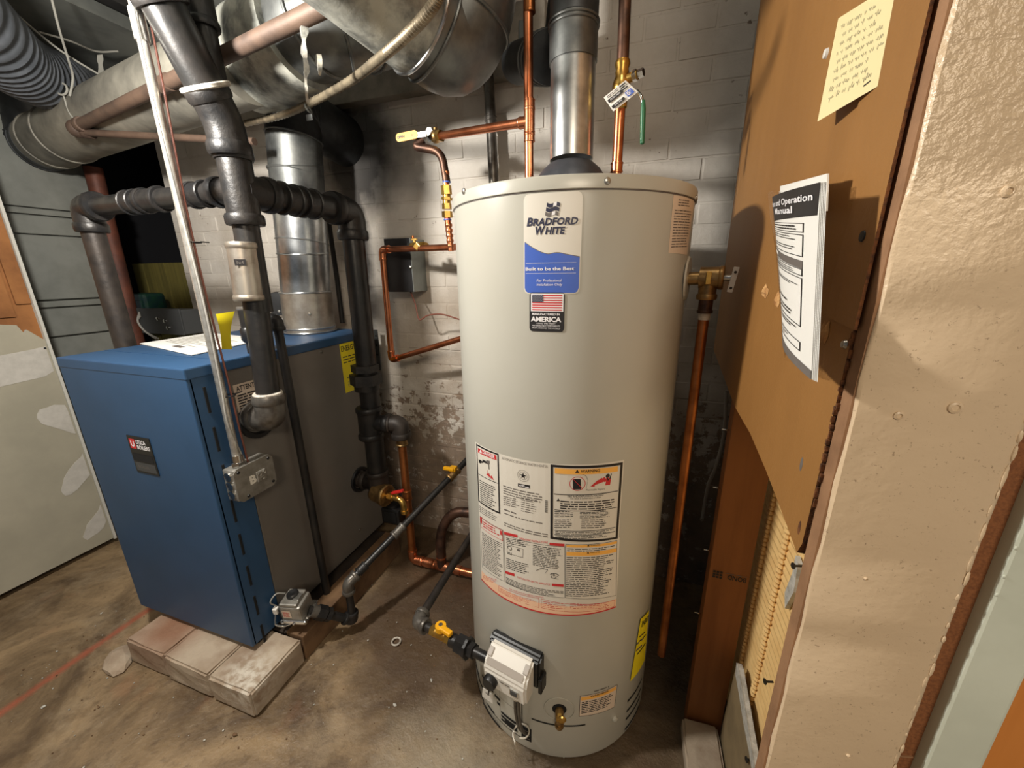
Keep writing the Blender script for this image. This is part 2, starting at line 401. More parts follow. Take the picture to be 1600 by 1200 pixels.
def fillet(pts, rad, n=8):
    pts = [Vector(p) for p in pts]; out = [pts[0]]
    for i in range(1, len(pts) - 1):
        a, c, b = pts[i - 1], pts[i], pts[i + 1]; k = min(rad, (c - a).length * 0.48, (b - c).length * 0.48)
        p0 = c + (a - c).normalized() * k; p1 = c + (b - c).normalized() * k
        for j in range(n + 1):
            t = j / n; out.append(p0 * (1 - t) ** 2 + c * 2 * t * (1 - t) + p1 * t * t)
    return out + [pts[-1]]
def spline(pts, n=8):
    pts = [Vector(p) for p in pts]; P = [pts[0] * 2 - pts[1]] + pts + [pts[-1] * 2 - pts[-2]]; out = []
    for i in range(1, len(P) - 2):
        for j in range(n):
            t = j / n; a, b, c, d = P[i - 1], P[i], P[i + 1], P[i + 2]
            out.append(0.5 * (2 * b + (c - a) * t + (2 * a - 5 * b + 4 * c - d) * t * t + (3 * b - a - 3 * c + d) * t ** 3))
    return out + [pts[-1]]
def band(mb, c, d, r, w, m, seg=20):
    d = Vector(d).normalized(); c = Vector(c); k = w * 0.22
    return mb.tube([c - d * w / 2, c - d * (w / 2 - k), c + d * (w / 2 - k), c + d * w / 2], [r * 0.94, r, r, r * 0.94], m, seg)
def elbow(name, a, c, b, r, m, parent, reach=None, rim=1.18, rimw=0.35):
    a, c, b = Vector(a), Vector(c), Vector(b); k = reach or r * 1.7
    p0 = c + (a - c).normalized() * k; p1 = c + (b - c).normalized() * k
    mb = MB(); mb.tube(fillet([p0, c, p1], k * 0.9, 10), r, m, 20)
    band(mb, p0, a - c, r * rim, r * rimw * 2, m); band(mb, p1, b - c, r * rim, r * rimw * 2, m)
    return mb.build(name, parent)
def coupling(name, c, d, r, w, m, parent, rim=1.12):
    mb = MB(); c = Vector(c); d = Vector(d).normalized()
    mb.cyl(c - d * w / 2, c + d * w / 2, r, m, 24); band(mb, c - d * w / 2, d, r * rim, w * 0.22, m, 24); band(mb, c + d * w / 2, d, r * rim, w * 0.22, m, 24)
    return mb.build(name, parent)
def tee(name, c, d, side, r, L, m, parent, rim=1.15, side_len=None, rs=None):
    c = Vector(c); d = Vector(d).normalized(); side = Vector(side).normalized(); rs = rs or r
    mb = MB(); mb.cyl(c - d * L / 2, c + d * L / 2, r, m, 24); e = c + side * (side_len or L / 2); mb.cyl(c, e, rs, m, 24)
    for q, ax, rr in ((c - d * L / 2, d, r), (c + d * L / 2, d, r), (e, side, rs)): band(mb, q, ax, rr * rim, r * 0.5, m, 24)
    return mb.build(name, parent)
def pipe(a, b, r, m, parent, name='pipe'): return MB().cyl(a, b, r, m, 24).build(name, parent)
def frameof(p, ex, ey):
    """flat sheet mapping: p origin, ex along s, ey along z, lift along the normal"""
    p = Vector(p); ex = Vector(ex).normalized(); ey = Vector(ey).normalized(); nn = ex.cross(ey)
    return lambda s, z, l: p + ex * s + ey * z + nn * l

# ================================================================== THE SETTING
def n3(x, y): return (math.sin(x * 7.1 + 1.3 * math.sin(y * 5.3)) + math.sin(y * 9.7 + 1.7 * math.sin(x * 6.1)) + math.sin(x * 17 + y * 13)) / 3
mb = MB(); NX, NY = 110, 96; vs = []; fs = []
for j in range(NY + 1):
    for i in range(NX + 1):
        x = -3.8 + 5.6 * i / NX; y = -2.4 + 4.7 * j / NY; vs.append((x, y, -0.002 + 0.003 * n3(x, y)))
for j in range(NY):
    for i in range(NX): k = j * (NX + 1) + i; fs.append((k, k + 1, k + NX + 2, k + NX + 1))
mb.add(vs, fs, floor_m, True); struct(mb.build('floor'), 'worn brown concrete basement floor with a painted red line')

# back wall: mortar bed, bricks proud of it
WY = 1.55
wall = struct(MB().box((-0.705, WY + 0.0535, 1.2), (3.41, 0.1, 2.4), mortar_m).build('wall_back'), 'white painted brick wall behind the heater and boiler')
def brick_mesh(k, L=0.2105):
    bm = bmesh.new(); bmesh.ops.create_cube(bm, size=1); r = random.Random(k)
    for v in bm.verts: v.co = Vector((v.co.x * L, v.co.y * 0.05, v.co.z * 0.0662))
    bmesh.ops.bevel(bm, geom=bm.edges[:], offset=0.003 + 0.0015 * r.random(), segments=1, affect='EDGES')
    for v in bm.verts: v.co += Vector((r.uniform(-1, 1) * 0.0014, r.uniform(-1, 1) * 0.0012, r.uniform(-1, 1) * 0.0012))
    me = bpy.data.meshes.new('brick'); bm.to_mesh(me); bm.free(); me.materials.append(brick_m); return me
bmeshes = [brick_mesh(k) for k in range(7)]; half = [brick_mesh(20 + k, 0.1) for k in range(3)]
spots = []
for row in range(34):
    z = 0.034 + row * 0.0690; x = -2.41 + (0.0 if row % 2 else -0.1065)
    while x < 0.98:
        xc = x + 0.1065; me = rnd.choice(bmeshes); xm = xc
        if x < -2.41: me = rnd.choice(half); xm = -2.41 + 0.053
        hidden = (xm < -1.16 and z < 1.02) or (-0.62 < xm < 0.02 and z < 1.42) or xm > 0.42 or z > 2.12 or (xm < -1.45 and z > 1.86)
        spots.append((xm, z, me, hidden)); x += 0.213
vis = [s for s in spots if not s[3]]; rest = [s for s in spots if s[3]] + vis[299:]
for xm, z, me, _ in vis[:299]:
    o = bpy.data.objects.new('brick', me); COL.objects.link(o); o.parent = wall
    o.location = Vector((xm, WY + 0.0268 + rnd.uniform(-0.0012, 0.0012), z)) - WORLD['wall_back']
    o.rotation_euler = (0, rnd.uniform(-1, 1) * 0.006, rnd.uniform(-1, 1) * 0.004)
mb = MB()
for xm, z, me, _ in rest: mb.box((xm, WY + 0.027, z), (0.2105 if me in bmeshes else 0.1, 0.05, 0.0662), brick_m)
if rest: tag(mb.build('brickwork', wall), None, kind='stuff')

# near-black recess at the left end of the back wall, and what stands in it
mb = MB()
mb.box((-2.80, 2.10, 1.2), (0.9, 0.06, 2.4), void_m); mb.box((-3.23, 1.80, 1.2), (0.06, 0.70, 2.4), void_m); mb.box((-2.44, 1.88, 1.2), (0.06, 0.45, 2.4), void_m)
struct(mb.build('wall_recess'), 'dark recess left of the white brick wall')
mb = MB(); P0 = V(-3.157, 1.720, 1.379); P1 = V(-2.768, 1.720, 1.373)
x0, x1, zt = P0.x, P1.x + 0.12, P0.z
for k in range(5):
    a = x0 + (x1 - x0) * k / 5; mb.box((a + (x1 - x0) / 10, 1.74 + 0.004 * (k % 2), zt / 2), ((x1 - x0) / 5 - 0.006, 0.025, zt), olive_m)
tag(mb.build('olive_board'), 'olive green upright board standing in the dark recess at left', 'board')
c = V(-2.861, 1.580, 1.120)
mb = MB(); mb.box(c, (0.20, 0.12, 0.17), teal_m, bev=0.02); mb.box(c + V(-0.035, -0.062, 0.0), (0.012, 0.01, 0.15), black_m, bev=0.003); mb.box(c + V(0.05, -0.062, 0.02), (0.07, 0.008, 0.05), teal_m, bev=0.003)
tag(mb.build('meter_case'), 'dark teal case with rounded corners in the recess behind the grey junction box', 'case')

# grey boarded wall at the far left
wl = struct(MB().box((-2.80, 0.80, 1.2), (0.04, 1.24, 2.4), board_grey).build('wall_rear_left'), 'grey painted boarded wall behind the left partition')
zs = [0.02, V(-2.770, 1.104, 1.016).z, V(-2.770, 1.098, 1.157).z, V(-2.770, 1.102, 1.193).z, V(-2.770, 1.134, 1.496).z, V(-2.770, 1.106, 1.584).z, V(-2.770, 1.113, 1.615).z, 2.0, 2.36]
for a, b in zip(zs[:-1], zs[1:]):
    if b - a > 0.012:
        th = 0.022 + rnd.uniform(0, 0.006)
        MB().box((-2.78 + th / 2, 0.80, (a + b) / 2), (th, 1.22, b - a - 0.008), board_grey, bev=0.003).build('board', wl)

# left partition: tan fibreboard core, torn white wallboard face, pale edge
wp = struct(MB().box((-2.478, -0.71, 0.99), (0.03, 3.34, 1.92), tan_board).build('wall_left'), 'patched white wallboard partition at the left edge')
XL = -2.462
def lp(u, v): return (u, v)
ye = 0.955
mp = lambda s, z, l: Vector((XL + l, s, z))
A1 = V(-2.460, 0.849, 1.121); A2 = V(-2.460, 0.889, 1.114); A3 = V(-2.460, 0.902, 1.077); A4 = V(-2.460, 0.951, 1.045)
mb = MB(); out = [(-2.3, 0.035), (ye, 0.035), (ye, A4.z), (A4.y, A4.z), (A3.y + 0.01, A3.z + 0.015), (A3.y, A3.z), (A2.y, A2.z), (A1.y, A1.z), (0.6, A1.z + 0.01), (-2.3, A1.z + 0.02)]
mb.prism([(XL, a, b) for a, b in out], (0.012, 0, 0), plain_white, edge_m); mb.build('wallboard_sheet', wp)
B1 = V(-2.460, 0.973, 1.566)
MB().box((XL + 0.004, -0.68, (B1.z + 1.92) / 2), (0.014, 3.27, 1.92 - B1.z), plain_white).build('upper_wallboard', wp)
C1 = V(-2.460, 0.903, 1.198)
MB().box((XL + 0.003, (C1.y - 2.3) / 2, (A1.z + B1.z) / 2 + 0.02), (0.010, C1.y + 2.3 - 0.01, B1.z - A1.z - 0.012), tan_board).build('fibreboard_panel', wp)
C2 = V(-2.460, 0.920, 1.194)
MB().box((XL + 0.003, (C1.y + ye) / 2 + 0.003, (C2.z + B1.z) / 2), (0.011, ye - C1.y - 0.008, B1.z - C2.z - 0.006), tan_board).build('fibreboard_panel', wp)
MB().box((XL + 0.006, ye + 0.006, 0.99), (0.022, 0.010, 1.92), edge_m).build('wallboard_edge', wp)
def blob(cx, cz, rx, rz, tilt, seed, n=18):
    r = random.Random(seed); o = []
    for i in range(n):
        a = 2 * PI * i / n; k = 1 + r.uniform(-0.1, 0.1); x = rx * k * math.cos(a); z = rz * k * math.sin(a)
        o.append((cx + x * math.cos(tilt) - z * math.sin(tilt), cz + x * math.sin(tilt) + z * math.cos(tilt)))
    return o
for c, rx, rz, tl, sd in ((V(-2.448, 0.942, 0.680), 0.055, 0.105, 0.9, 1), (V(-2.448, 0.918, 0.423), 0.04, 0.105, -0.75, 2), (V(-2.448, 0.935, 0.162), 0.035, 0.10, -0.8, 3), (V(-2.448, 0.853, 0.941), 0.33, 0.06, 0.1, 5)):
    MB().prism([(-2.4502, min(a, 0.949), b) for a, b in blob(c.y, c.z, rx, rz, tl, sd)], (0.0016, 0, 0), spackle_m).build('spackle_patch', wp)
MB().lathe([(0.005, 0), (0.004, 0.002), (0, 0.002)], V(-2.450, 0.946, 1.007), black_m, 10, axis=(1, 0, 0)).build('screw_head', wp)

# far side of the stud partition: plaster backing that closes the bay
struct(MB().box((0.352, 1.28, 1.15), (0.02, 0.56, 2.3), void_m).build('wall_right_rear'), 'dark closed side of the gap behind the brown stud')  # shade of the gap put into the colour: near-black plaster
# ceiling
cl = struct(MB().box((-0.9, -0.2, 2.44), (5.8, 4.6, 0.08), joist_m).build('ceiling'), 'dingy basement ceiling with dark gaps between boards')
for x0, x1, z in ((-1.92, 1.9, 2.30), (-3.75, -2.16, 2.30)):
    MB().box(((x0 + x1) / 2, -0.2, z + 0.03), (x1 - x0, 4.56, 0.05), ceil_m).build('ceiling_board', cl)
MB().box((-2.03, -0.2, 2.37), (0.04, 4.56, 0.07), joist_m).build('joist', cl)

# end of the partition beside the doorway (cream plaster), then the jamb, casing and door beyond it
YW = 0.45; xl = 0.205; xr = 0.335
prof = [(xl, YW + 0.02), (xl, YW + 0.002), (xl + 0.002, YW), (xr - 0.009, YW), (xr - 0.004, YW + 0.0015), (xr - 0.001, YW + 0.005), (xr, YW + 0.010), (xr, YW + 0.02)]
mb = MB(); vs = []; nz = 60
for k in range(nz + 1):
    z = 2.25 * k / nz
    for i, (x, y) in enumerate(prof):
        j = 0.0012 * math.sin(k * 2.7 + i) * (1 if i >= 4 else 0); vs.append((x + j + (0.0012 * math.sin(k * 1.9) if i < 2 else 0), y + j, z))
n = len(prof); fs = [(k * n + i, k * n + i + 1, (k + 1) * n + i + 1, (k + 1) * n + i) for k in range(nz) for i in range(n - 1)]
mb.add(vs, fs, plaster_m, True); we = struct(mb.build('wall_right'), 'cream plastered end of the partition with bumpy texture')
for c, r in ((V(0.240, 0.450, 1.168), 0.0045), (V(0.279, 0.450, 1.180), 0.006), (V(0.269, 0.450, 1.362), 0.005), (V(0.251, 0.450, 0.981), 0.002), (V(0.284, 0.450, 0.723), 0.0025)):
    MB().lathe([(r, -0.001), (r * 0.9, 0.0015), (r * 0.55, 0.0022), (r * 0.4, 0.001), (0, 0.001)], c, plaster_m, 14, axis=(0, -1, 0)).build('plaster_blister', we)
BZ = 2.25
bead = MB()
for k in range(46):
    z = 0.30 + k * 0.02 + rnd.uniform(-0.004, 0.004)
    bead.sphere((xr - 0.006 + rnd.uniform(-0.0015, 0.0015), YW + 0.0006, z), 0.0013 + rnd.uniform(0, 0.0008), plaster_m, 8, (1, 0.7, rnd.uniform(2, 7)))
tag(bead.build('corner_bead_drips', we), None, kind='stuff')
struct(MB().box((0.342, 0.475, 1.12), (0.024, 0.02, 2.24), sill_m).build('trim_1'), 'rough brown strip between the plaster corner and the pale casing')
MB().box((0.3465, 0.4645, V(0.356, 0.470, 0.731).z), (0.013, 0.002, 0.0022), raw_stud, rot=Matrix.Rotation(-0.35, 3, 'Y')).build('scratch', bpy.data.objects['trim_1'])
cxr = V(0.401, 0.452, 0.831).x
dc = struct(MB().box(((0.354 + cxr) / 2, 0.462, 1.12), (cxr - 0.354, 0.024, 2.24), casing_m, bev=0.003).build('trim_2'), 'pale green painted door casing at the right edge')
for z in (0.99, 1.045, 1.012):
    MB().sphere((0.3560, 0.4505, z), 0.0016, casing_m, 8, (1, 0.7, 1.5)).build('paint_drip', dc)
struct(MB().box((cxr + 0.196, 0.476, 1.06), (0.39, 0.036, 2.1), door_m, bev=0.002).build('door_1'), 'orange wooden door just inside the lower right corner')

# ================================================================== BLUE BOILER ON ITS BASE
# concrete blocks and skid under the boiler
def block(name, x0, x1, y0, y1, h, label, seed, group=None):
    bm = bmesh.new(); bmesh.ops.create_cube(bm, size=1); r = random.Random(seed)
    for v in bm.verts: v.co = Vector((v.co.x * (x1 - x0), v.co.y * (y1 - y0), v.co.z * h))
    bmesh.ops.bevel(bm, geom=bm.edges[:], offset=0.006, segments=2, affect='EDGES')
    bmesh.ops.subdivide_edges(bm, edges=[e for e in bm.edges if e.calc_length() > 0.05], cuts=3, use_grid_fill=True)
    for v in bm.verts: v.co += Vector((r.uniform(-1, 1), r.uniform(-1, 1), r.uniform(-1, 1))) * 0.0016
    me = bpy.data.meshes.new(name); bm.to_mesh(me); bm.free(); me.materials.append(block_m)
    o = bpy.data.objects.new(name, me); COL.objects.link(o); o.location = ((x0 + x1) / 2, (y0 + y1) / 2, h / 2); o.rotation_euler = (0, 0, r.uniform(-0.01, 0.01))
    return tag(o, label, 'block', group)
BH = 0.098
block('concrete_block', -1.612, -1.421, 0.572, 0.76, BH, 'brown-stained left concrete block under the front of the blue boiler', 1, 'concrete blocks under the boiler')
block('concrete_block', -1.417, -1.211, 0.570, 0.76, BH, 'middle concrete block of the front row under the blue boiler', 2, 'concrete blocks under the boiler')
block('concrete_block', -1.207, -1.028, 0.568, 0.76, BH, 'white-flecked corner concrete block at the right front of the boiler base', 3, 'concrete blocks under the boiler')
tag(MB().box((-1.068, 1.055, BH / 2), (0.075, 0.575, BH), plank_m, bev=0.004).build('timber_skid'), 'damp brown timber plank along the right side of the boiler base', 'plank')
tag(MB().box((-1.36, 1.06, BH / 2 - 0.006), (0.49, 0.58, BH - 0.012), base_m, bev=0.004).build('base_slab'), 'dark slab beneath the blue boiler', 'slab')  # dark brown tone over the whole slab

X0, X1, Y0, Y1, ZB, ZT = -1.705, -1.141, 0.675, 1.42, 0.112, 1.066
boiler = thing('boiler', 'tall blue and grey steel boiler on concrete blocks', 'boiler', ((X0 + X1) / 2, (Y0 + Y1) / 2, 0.098))
MB().box(((X0 + X1) / 2, (Y0 + Y1) / 2 + 0.01, 0.105), (X1 - X0 - 0.03, Y1 - Y0 - 0.04, 0.014), black_m).build('base_pan', boiler)
mb = MB(); t = 0.016; YS = 0.785
# front wrapper: U-shaped blue sheet with returns on both sides
mb.box(((X0 + X1) / 2, Y0 + t / 2, (ZB + ZT) / 2), (X1 - X0, t, ZT - ZB - 0.012), blue_m, bev=0.003)
for x in (X0 + 0.004, X1 - 0.004): mb.box((x, (Y0 + YS) / 2 + 0.004, (ZB + ZT) / 2), (0.008, YS - Y0 - 0.008, ZT - ZB - 0.014), blue_m, bev=0.0015)
mb.build('front_jacket', boiler)
for k in range(8):
    z = ZT - 0.098 - k * 0.1192; MB().box((X1 + 0.0006, Y0 + 0.040, z), (0.003, 0.0075, 0.076), slot_m, bev=0.001).build('louvre_slot', boiler)
side = MB(); side.box((X1 - 0.010, (YS + Y1) / 2, (ZB + ZT) / 2 - 0.008), (0.012, Y1 - YS - 0.002, ZT - ZB - 0.02), grey_m, bev=0.002)
side.box((X1 - 0.008, YS + 0.006, (ZB + ZT) / 2 - 0.01), (0.012, 0.008, ZT - ZB - 0.03), grey_m); tag(side.build('side_panel', boiler), 'grey steel right side panel')
MB().box((X0 + 0.010, (YS + Y1) / 2, (ZB + ZT) / 2 - 0.008), (0.012, Y1 - YS - 0.002, ZT - ZB - 0.02), grey_m, bev=0.002).build('side_panel', boiler)
MB().box(((X0 + X1) / 2, Y1 - 0.008, (ZB + ZT) / 2 - 0.008), (X1 - X0 - 0.01, 0.012, ZT - ZB - 0.02), grey_m).build('rear_panel', boiler)
mb = MB(); mb.box(((X0 + X1) / 2, (Y0 + Y1) / 2 + 0.001, ZT - 0.016), (X1 - X0 + 0.004, Y1 - Y0 + 0.004, 0.032), blue_m, bev=0.004); mb.build('lid', boiler)
mb = MB(); mb.box(((X0 + X1) / 2, Y0 + 0.115, ZT + 0.0005), (X1 - X0 - 0.02, 0.003, 0.002), blue_m); mb.build('lid_seam', boiler)
# brand badge on the front
c = V(-1.417, 0.675, 0.777)
mp = frameof((c.x, Y0 - 0.0004, c.z), (1, 0, 0), (0, 0, 1))
badge = MB().box((c.x, Y0 - 0.0012, c.z), (0.104, 0.0022, 0.124), black_m, bev=0.0008).build('badge', boiler)
mb = MB(); mp = frameof((c.x, Y0 - 0.0024, c.z), (1, 0, 0), (0, 0, 1))
mb.rect(mp, -0.044, 0.020, -0.018, 0.052, ink_red, 0.0003); mb.text(mp, 'U', -0.031, 0.027, 0.018, ink_white, 0.0006, bold=0.03, align='CENTER')
mb.text(mp, 'UTICA', -0.013, 0.038, 0.013, ink_white, 0.0005, width=0.044, bold=0.03); mb.text(mp, 'BOILERS', -0.013, 0.021, 0.013, ink_white, 0.0005, width=0.058, bold=0.03)
mb.rect(mp, -0.048, -0.022, 0.046, 0.004, slot_m, 0.0003); mb.rect(mp, -0.046, -0.056, 0.046, -0.026, dark_box, 0.0003)
mb.text(mp, 'BOILER', -0.034, -0.045, 0.009, ink_grey, 0.0006, width=0.05)
mb.build('badge_print', badge)
# stickers on the grey side (facing +X: viewer's right is +Y)
def side_map(p): return frameof((X1 - 0.0036, p.y, p.z), (0, 1, 0), (0, 0, 1))
c = V(-1.145, 0.848, 0.944); mp = side_map(c)
st = MB().rect(mp, -0.052, -0.043, 0.058, 0.043, label_warm, 0.0003, 2).build('attention_sticker', boiler); tag(st, 'cream attention sticker')
mb = MB(); mb.text(mp, 'ATTENTION', 0.0, 0.022, 0.015, ink, 0.0006, width=0.088, bold=0.02, align='CENTER'); mb.lines(mp, -0.045, 0.05, 0.012, -0.038, 6, ink, 0.0006); mb.build('sticker_print', st)
e0 = V(-1.145, 1.247, 1.032); e1 = V(-1.145, 1.348, 1.028); e2 = V(-1.145, 1.250, 0.827)
mp = frameof((X1 - 0.0036, e0.y, e2.z), (0, 1, 0), (0, 0, 1)); H = e0.z - e2.z; W = 0.16
st = MB().rect(mp, 0, 0, W, H, yellow_tag, 0.0003, 2).build('energy_label', boiler); tag(st, 'yellow energy label')
mb = MB(); mb.text(mp, 'ENERGYGUIDE', 0.006, H - 0.032, 0.022, ink, 0.0006, width=W - 0.012, bold=0.02); mb.lines(mp, 0.01, W - 0.02, H - 0.05, H - 0.085, 3, ink, 0.0006, 0.35)
mb.text(mp, '83.4', 0.06, H - 0.125, 0.022, ink, 0.0006, bold=0.01); mb.rect(mp, 0.02, H - 0.146, W - 0.02, H - 0.142, ink, 0.0006); mb.lines(mp, 0.02, W - 0.03, H - 0.16, 0.02, 5, ink_grey, 0.0006, 0.3); tag(mb.build('label_print', st), None, kind='stuff')
for p in (V(-1.141, 1.150, 1.020), V(-1.141, 1.219, 0.187), V(-1.141, 0.748, 1.006)):
    MB().lathe([(0.006, 0), (0.005, 0.003), (0, 0.0035)], (X1 - 0.004, p.y, p.z), screw_m, 12, axis=(1, 0, 0)).build('screw', boiler)
# escutcheon rings where pipes enter the grey side
for p, r in ((V(-1.141, 0.850, 0.862), 0.062), (V(-1.141, 1.262, 0.42), 0.056)):
    MB().lathe([(r * 0.75, 0.004), (r * 0.8, 0.010), (r, 0.010), (r * 1.02, 0.0), (r * 0.7, 0.0), (r * 0.75, 0.004)], (X1 - 0.004, p.y, p.z), black_m, 28, axis=(1, 0, 0)).build('pipe_grommet', boiler)
# lid papers
a, b, c_, d = V(-1.714, 0.899, 1.067), V(-1.304, 0.805, 1.067), V(-1.537, 1.227, 1.067), V(-1.725, 1.108, 1.067)
docs = MB(); pts = [a, b, V(-1.345, 1.094, 1.067), V(-1.727, 1.160, 1.067)]
docs.prism([p + V(0, 0, 0.001) for p in pts], (0, 0, 0.0025), paper_m); docs = docs.build('paper_sheets'); tag(docs, 'white printed papers lying on the blue boiler lid', 'paper')
ex = (pts[1] - pts[0]); ey = pts[3] - pts[0]
mp = lambda s, z, l: pts[0] + ex * s + ey * z + V(0, 0, 0.0035 + l)
mb = MB(); mb.rect(mp, 0.45, 0.12, 0.62, 0.2, ink_grey, 0.0003)
for k in range(12):
    zz = 0.25 + k * 0.055; mb.rect(mp, 0.12, zz, 0.45 + 0.4 * rnd.random(), zz + 0.016, ink_pencil, 0.0003)
mb.build('print_lines', docs)

# junction box at the foot of the conduit, on the grey side
j0 = V(-1.090, 0.770, 0.704)
jb = thing('junction_box', 'zinc junction box with knockouts on the side of the boiler', 'electrical box', (-1.115, j0.y, j0.z - 0.05))
bw, bh = 0.128, 0.108
rx = Matrix.Rotation(0.0, 3, 'X')
MB().box((-1.118, j0.y, j0.z), (0.046, bw - 0.006, bh - 0.006), zinc, bev=0.006).build('box_body', jb)
cv = MB(); yy = [(-bw / 2 + 0.012, -bh / 2), (bw / 2 - 0.012, -bh / 2), (bw / 2, -bh / 2 + 0.012), (bw / 2, bh / 2 - 0.012), (bw / 2 - 0.012, bh / 2), (-bw / 2 + 0.012, bh / 2), (-bw / 2, bh / 2 - 0.012), (-bw / 2, -bh / 2 + 0.012)]
cv.prism([(-1.095, j0.y + a, j0.z + b) for a, b in yy], (0.004, 0, 0), zinc); cv = cv.build('cover_plate', jb)
for a, b in ((-bw / 2 + 0.015, bh / 2 - 0.012), (bw / 2 - 0.015, bh / 2 - 0.012), (bw / 2 - 0.012, -bh / 2 + 0.014), (-bw / 2 + 0.03, -bh / 2 + 0.01)):
    MB().lathe([(0.005, 0), (0.004, 0.002), (0, 0.002)], (-1.091, j0.y + a, j0.z + b), black_m, 10, axis=(1, 0, 0)).build('screw', cv)
mb = MB(); mb.text(frameof((-1.0905, j0.y, j0.z), (0, 1, 0), (0, 0, 1)), 'B', -0.022, -0.012, 0.026, label_m, 0.0008, bold=0.05); mb.build('embossed_letter', cv)
mb = MB(); mb.box((-1.089, j0.y + 0.016, j0.z + 0.0), (0.006, 0.030, 0.034), zinc, bev=0.002)
for a, b in ((-0.007, 0.008), (0.008, 0.009), (0.0, -0.008)): mb.lathe([(0.005, 0), (0.005, 0.003), (0.003, 0.0015), (0, 0.0015)], (-1.086, j0.y + 0.016 + a, j0.z + b), screw_m, 12, axis=(1, 0, 0))
mb.build('outlet_mount', cv)
for k in range(3): MB().lathe([(0.014, 0), (0.014, 0.004), (0.009, 0.002), (0, 0.002)], (-1.118, j0.y - bw / 2 + 0.003, j0.z + 0.03 - k * 0.03), chrome, 16, axis=(0, -1, 0)).build('knockout', jb)

# zinc conduit above it, with the red and white wires strapped to it
ct = V(-1.112, 0.742, 1.839); cb = V(-1.112, j0.y - 0.030, j0.z + bh / 2)
top = ct + (ct - cb).normalized() * 0.42
cn = thing('electrical_conduit', 'thin zinc conduit dropping from ceiling to the junction box', 'conduit', tuple(cb))
MB().cyl(cb, top, 0.0106, emt, 20).build('tube', cn)
dv = (top - cb).normalized()
MB().hexnut(cb, cb + dv * 0.012, 0.0185, chrome).cyl(cb + dv * 0.012, cb + dv * 0.034, 0.0152, chrome).build('connector', cn)
MB().cyl(ct - dv * 0.03, ct + dv * 0.03, 0.0142, emt, 20).build('coupling', cn)
for nm, mt, sd, lab in (('red_wire', wire_brown, 1, 'red-brown thermostat wire strapped along the zinc conduit'), ('white_wire', wire_grey, -1, 'pale grey wire running beside the zinc conduit')):
    pts = []
    for k in range(15):
        f = k / 14; p = cb.lerp(top, 0.02 + 0.97 * f); wv = 0.006 * math.sin(f * 9 + sd)
        pts.append(p + V(0.014, 0.010 * sd + wv, 0))
    pts[0] = cb + V(0.0, 0.03 * (1 if sd > 0 else 0.8), -0.01)
    tag(MB().tube(spline(pts, 5), 0.0026, mt, 8).build(nm), lab, 'wire')
for f in (V(-1.112, 0.750, 1.385), V(-1.112, 0.753, 0.972)):
    mb = MB(); mb.ring((f.x + 0.003, f.y + 0.002, f.z), dv, 0.0165, 0.0018, black_m, 18, 6); mb.box((f.x + 0.01, f.y + 0.026, f.z + 0.002), (0.003, 0.022, 0.003), black_m)
    mb.build('cable_tie', cn)

# relief valve with yellow tag on the lid, elbow and discharge pipe
vb = V(-1.104, 0.815, 1.066); vb = V(-1.165, vb.y if False else 0.86, 1.066)
q = V(-1.165, 0.894, 1.169)
rv = thing('relief_valve', 'black relief valve with a curled yellow tag on the boiler lid', 'valve', tuple(vb))
vy = q.y
MB().cyl((-1.165, vy, 1.06), (-1.165, vy, 1.10), 0.013, iron, 16).tube([(-1.165, vy, 1.10), (-1.165, vy, 1.11), (-1.165, vy, 1.14), (-1.165, vy, 1.15)], [0.016, 0.022, 0.022, 0.015], black_m).build('valve_body', rv)
zv = q.z
MB().cyl((-1.165, vy, 1.14), (-1.165, vy, zv + 0.03), 0.017, iron, 16).build('bonnet', rv)
MB().box((-1.165, vy, zv + 0.036), (0.05, 0.012, 0.008), galv, bev=0.002).build('lever', rv)
MB().cyl((-1.165, vy, zv), (-1.12, vy + 0.035, zv), 0.016, brass, 16).build('brass_outlet', rv)
tg = MB(); vs = []; qa, qb, qc, qd = V(-1.135, 0.786, 1.199), V(-1.135, 0.842, 1.198), V(-1.135, 0.781, 1.101), V(-1.135, 0.813, 1.090)
for j in range(9):
    f = j / 8; bow = 0.014 * math.sin(f * PI * 0.95)
    for i in range(3): vs.append((qa.lerp(qc, f)).lerp(qb.lerp(qd, f), i / 2) + V(bow * (1 - 0.4 * i), -bow * 0.8 if i else -bow * 0.4, 0.002 * i))
tg.add(vs, [(3 * k + i, 3 * k + i + 1, 3 * k + i + 4, 3 * k + i + 3) for k in range(8) for i in range(2)], yellow_tag, True); tg = tag(tg.build('paper_tag', rv), 'curled yellow paper tag')
dp = thing('discharge_pipe', 'long black relief discharge pipe down the side of the boiler', 'pipe', (-1.095, vy + 0.06, 0.05))
e0 = V(-1.098, 0.943, 1.165); eb = V(-1.098, 0.907, 0.096)
yd = e0.y
elbow('elbow', (-1.135, vy + 0.02, zv), (-1.098, yd, zv), (-1.098, yd, 0.9), 0.019, iron_fit, dp, 0.03)
pipe((-1.098, yd, zv - 0.02), (-1.098, yd + 0.01, 0.07), 0.0138, iron, dp)
pipe((-1.125, vy + 0.03, zv), (-1.10, yd - 0.006, zv), 0.0138, iron, dp, 'nipple')

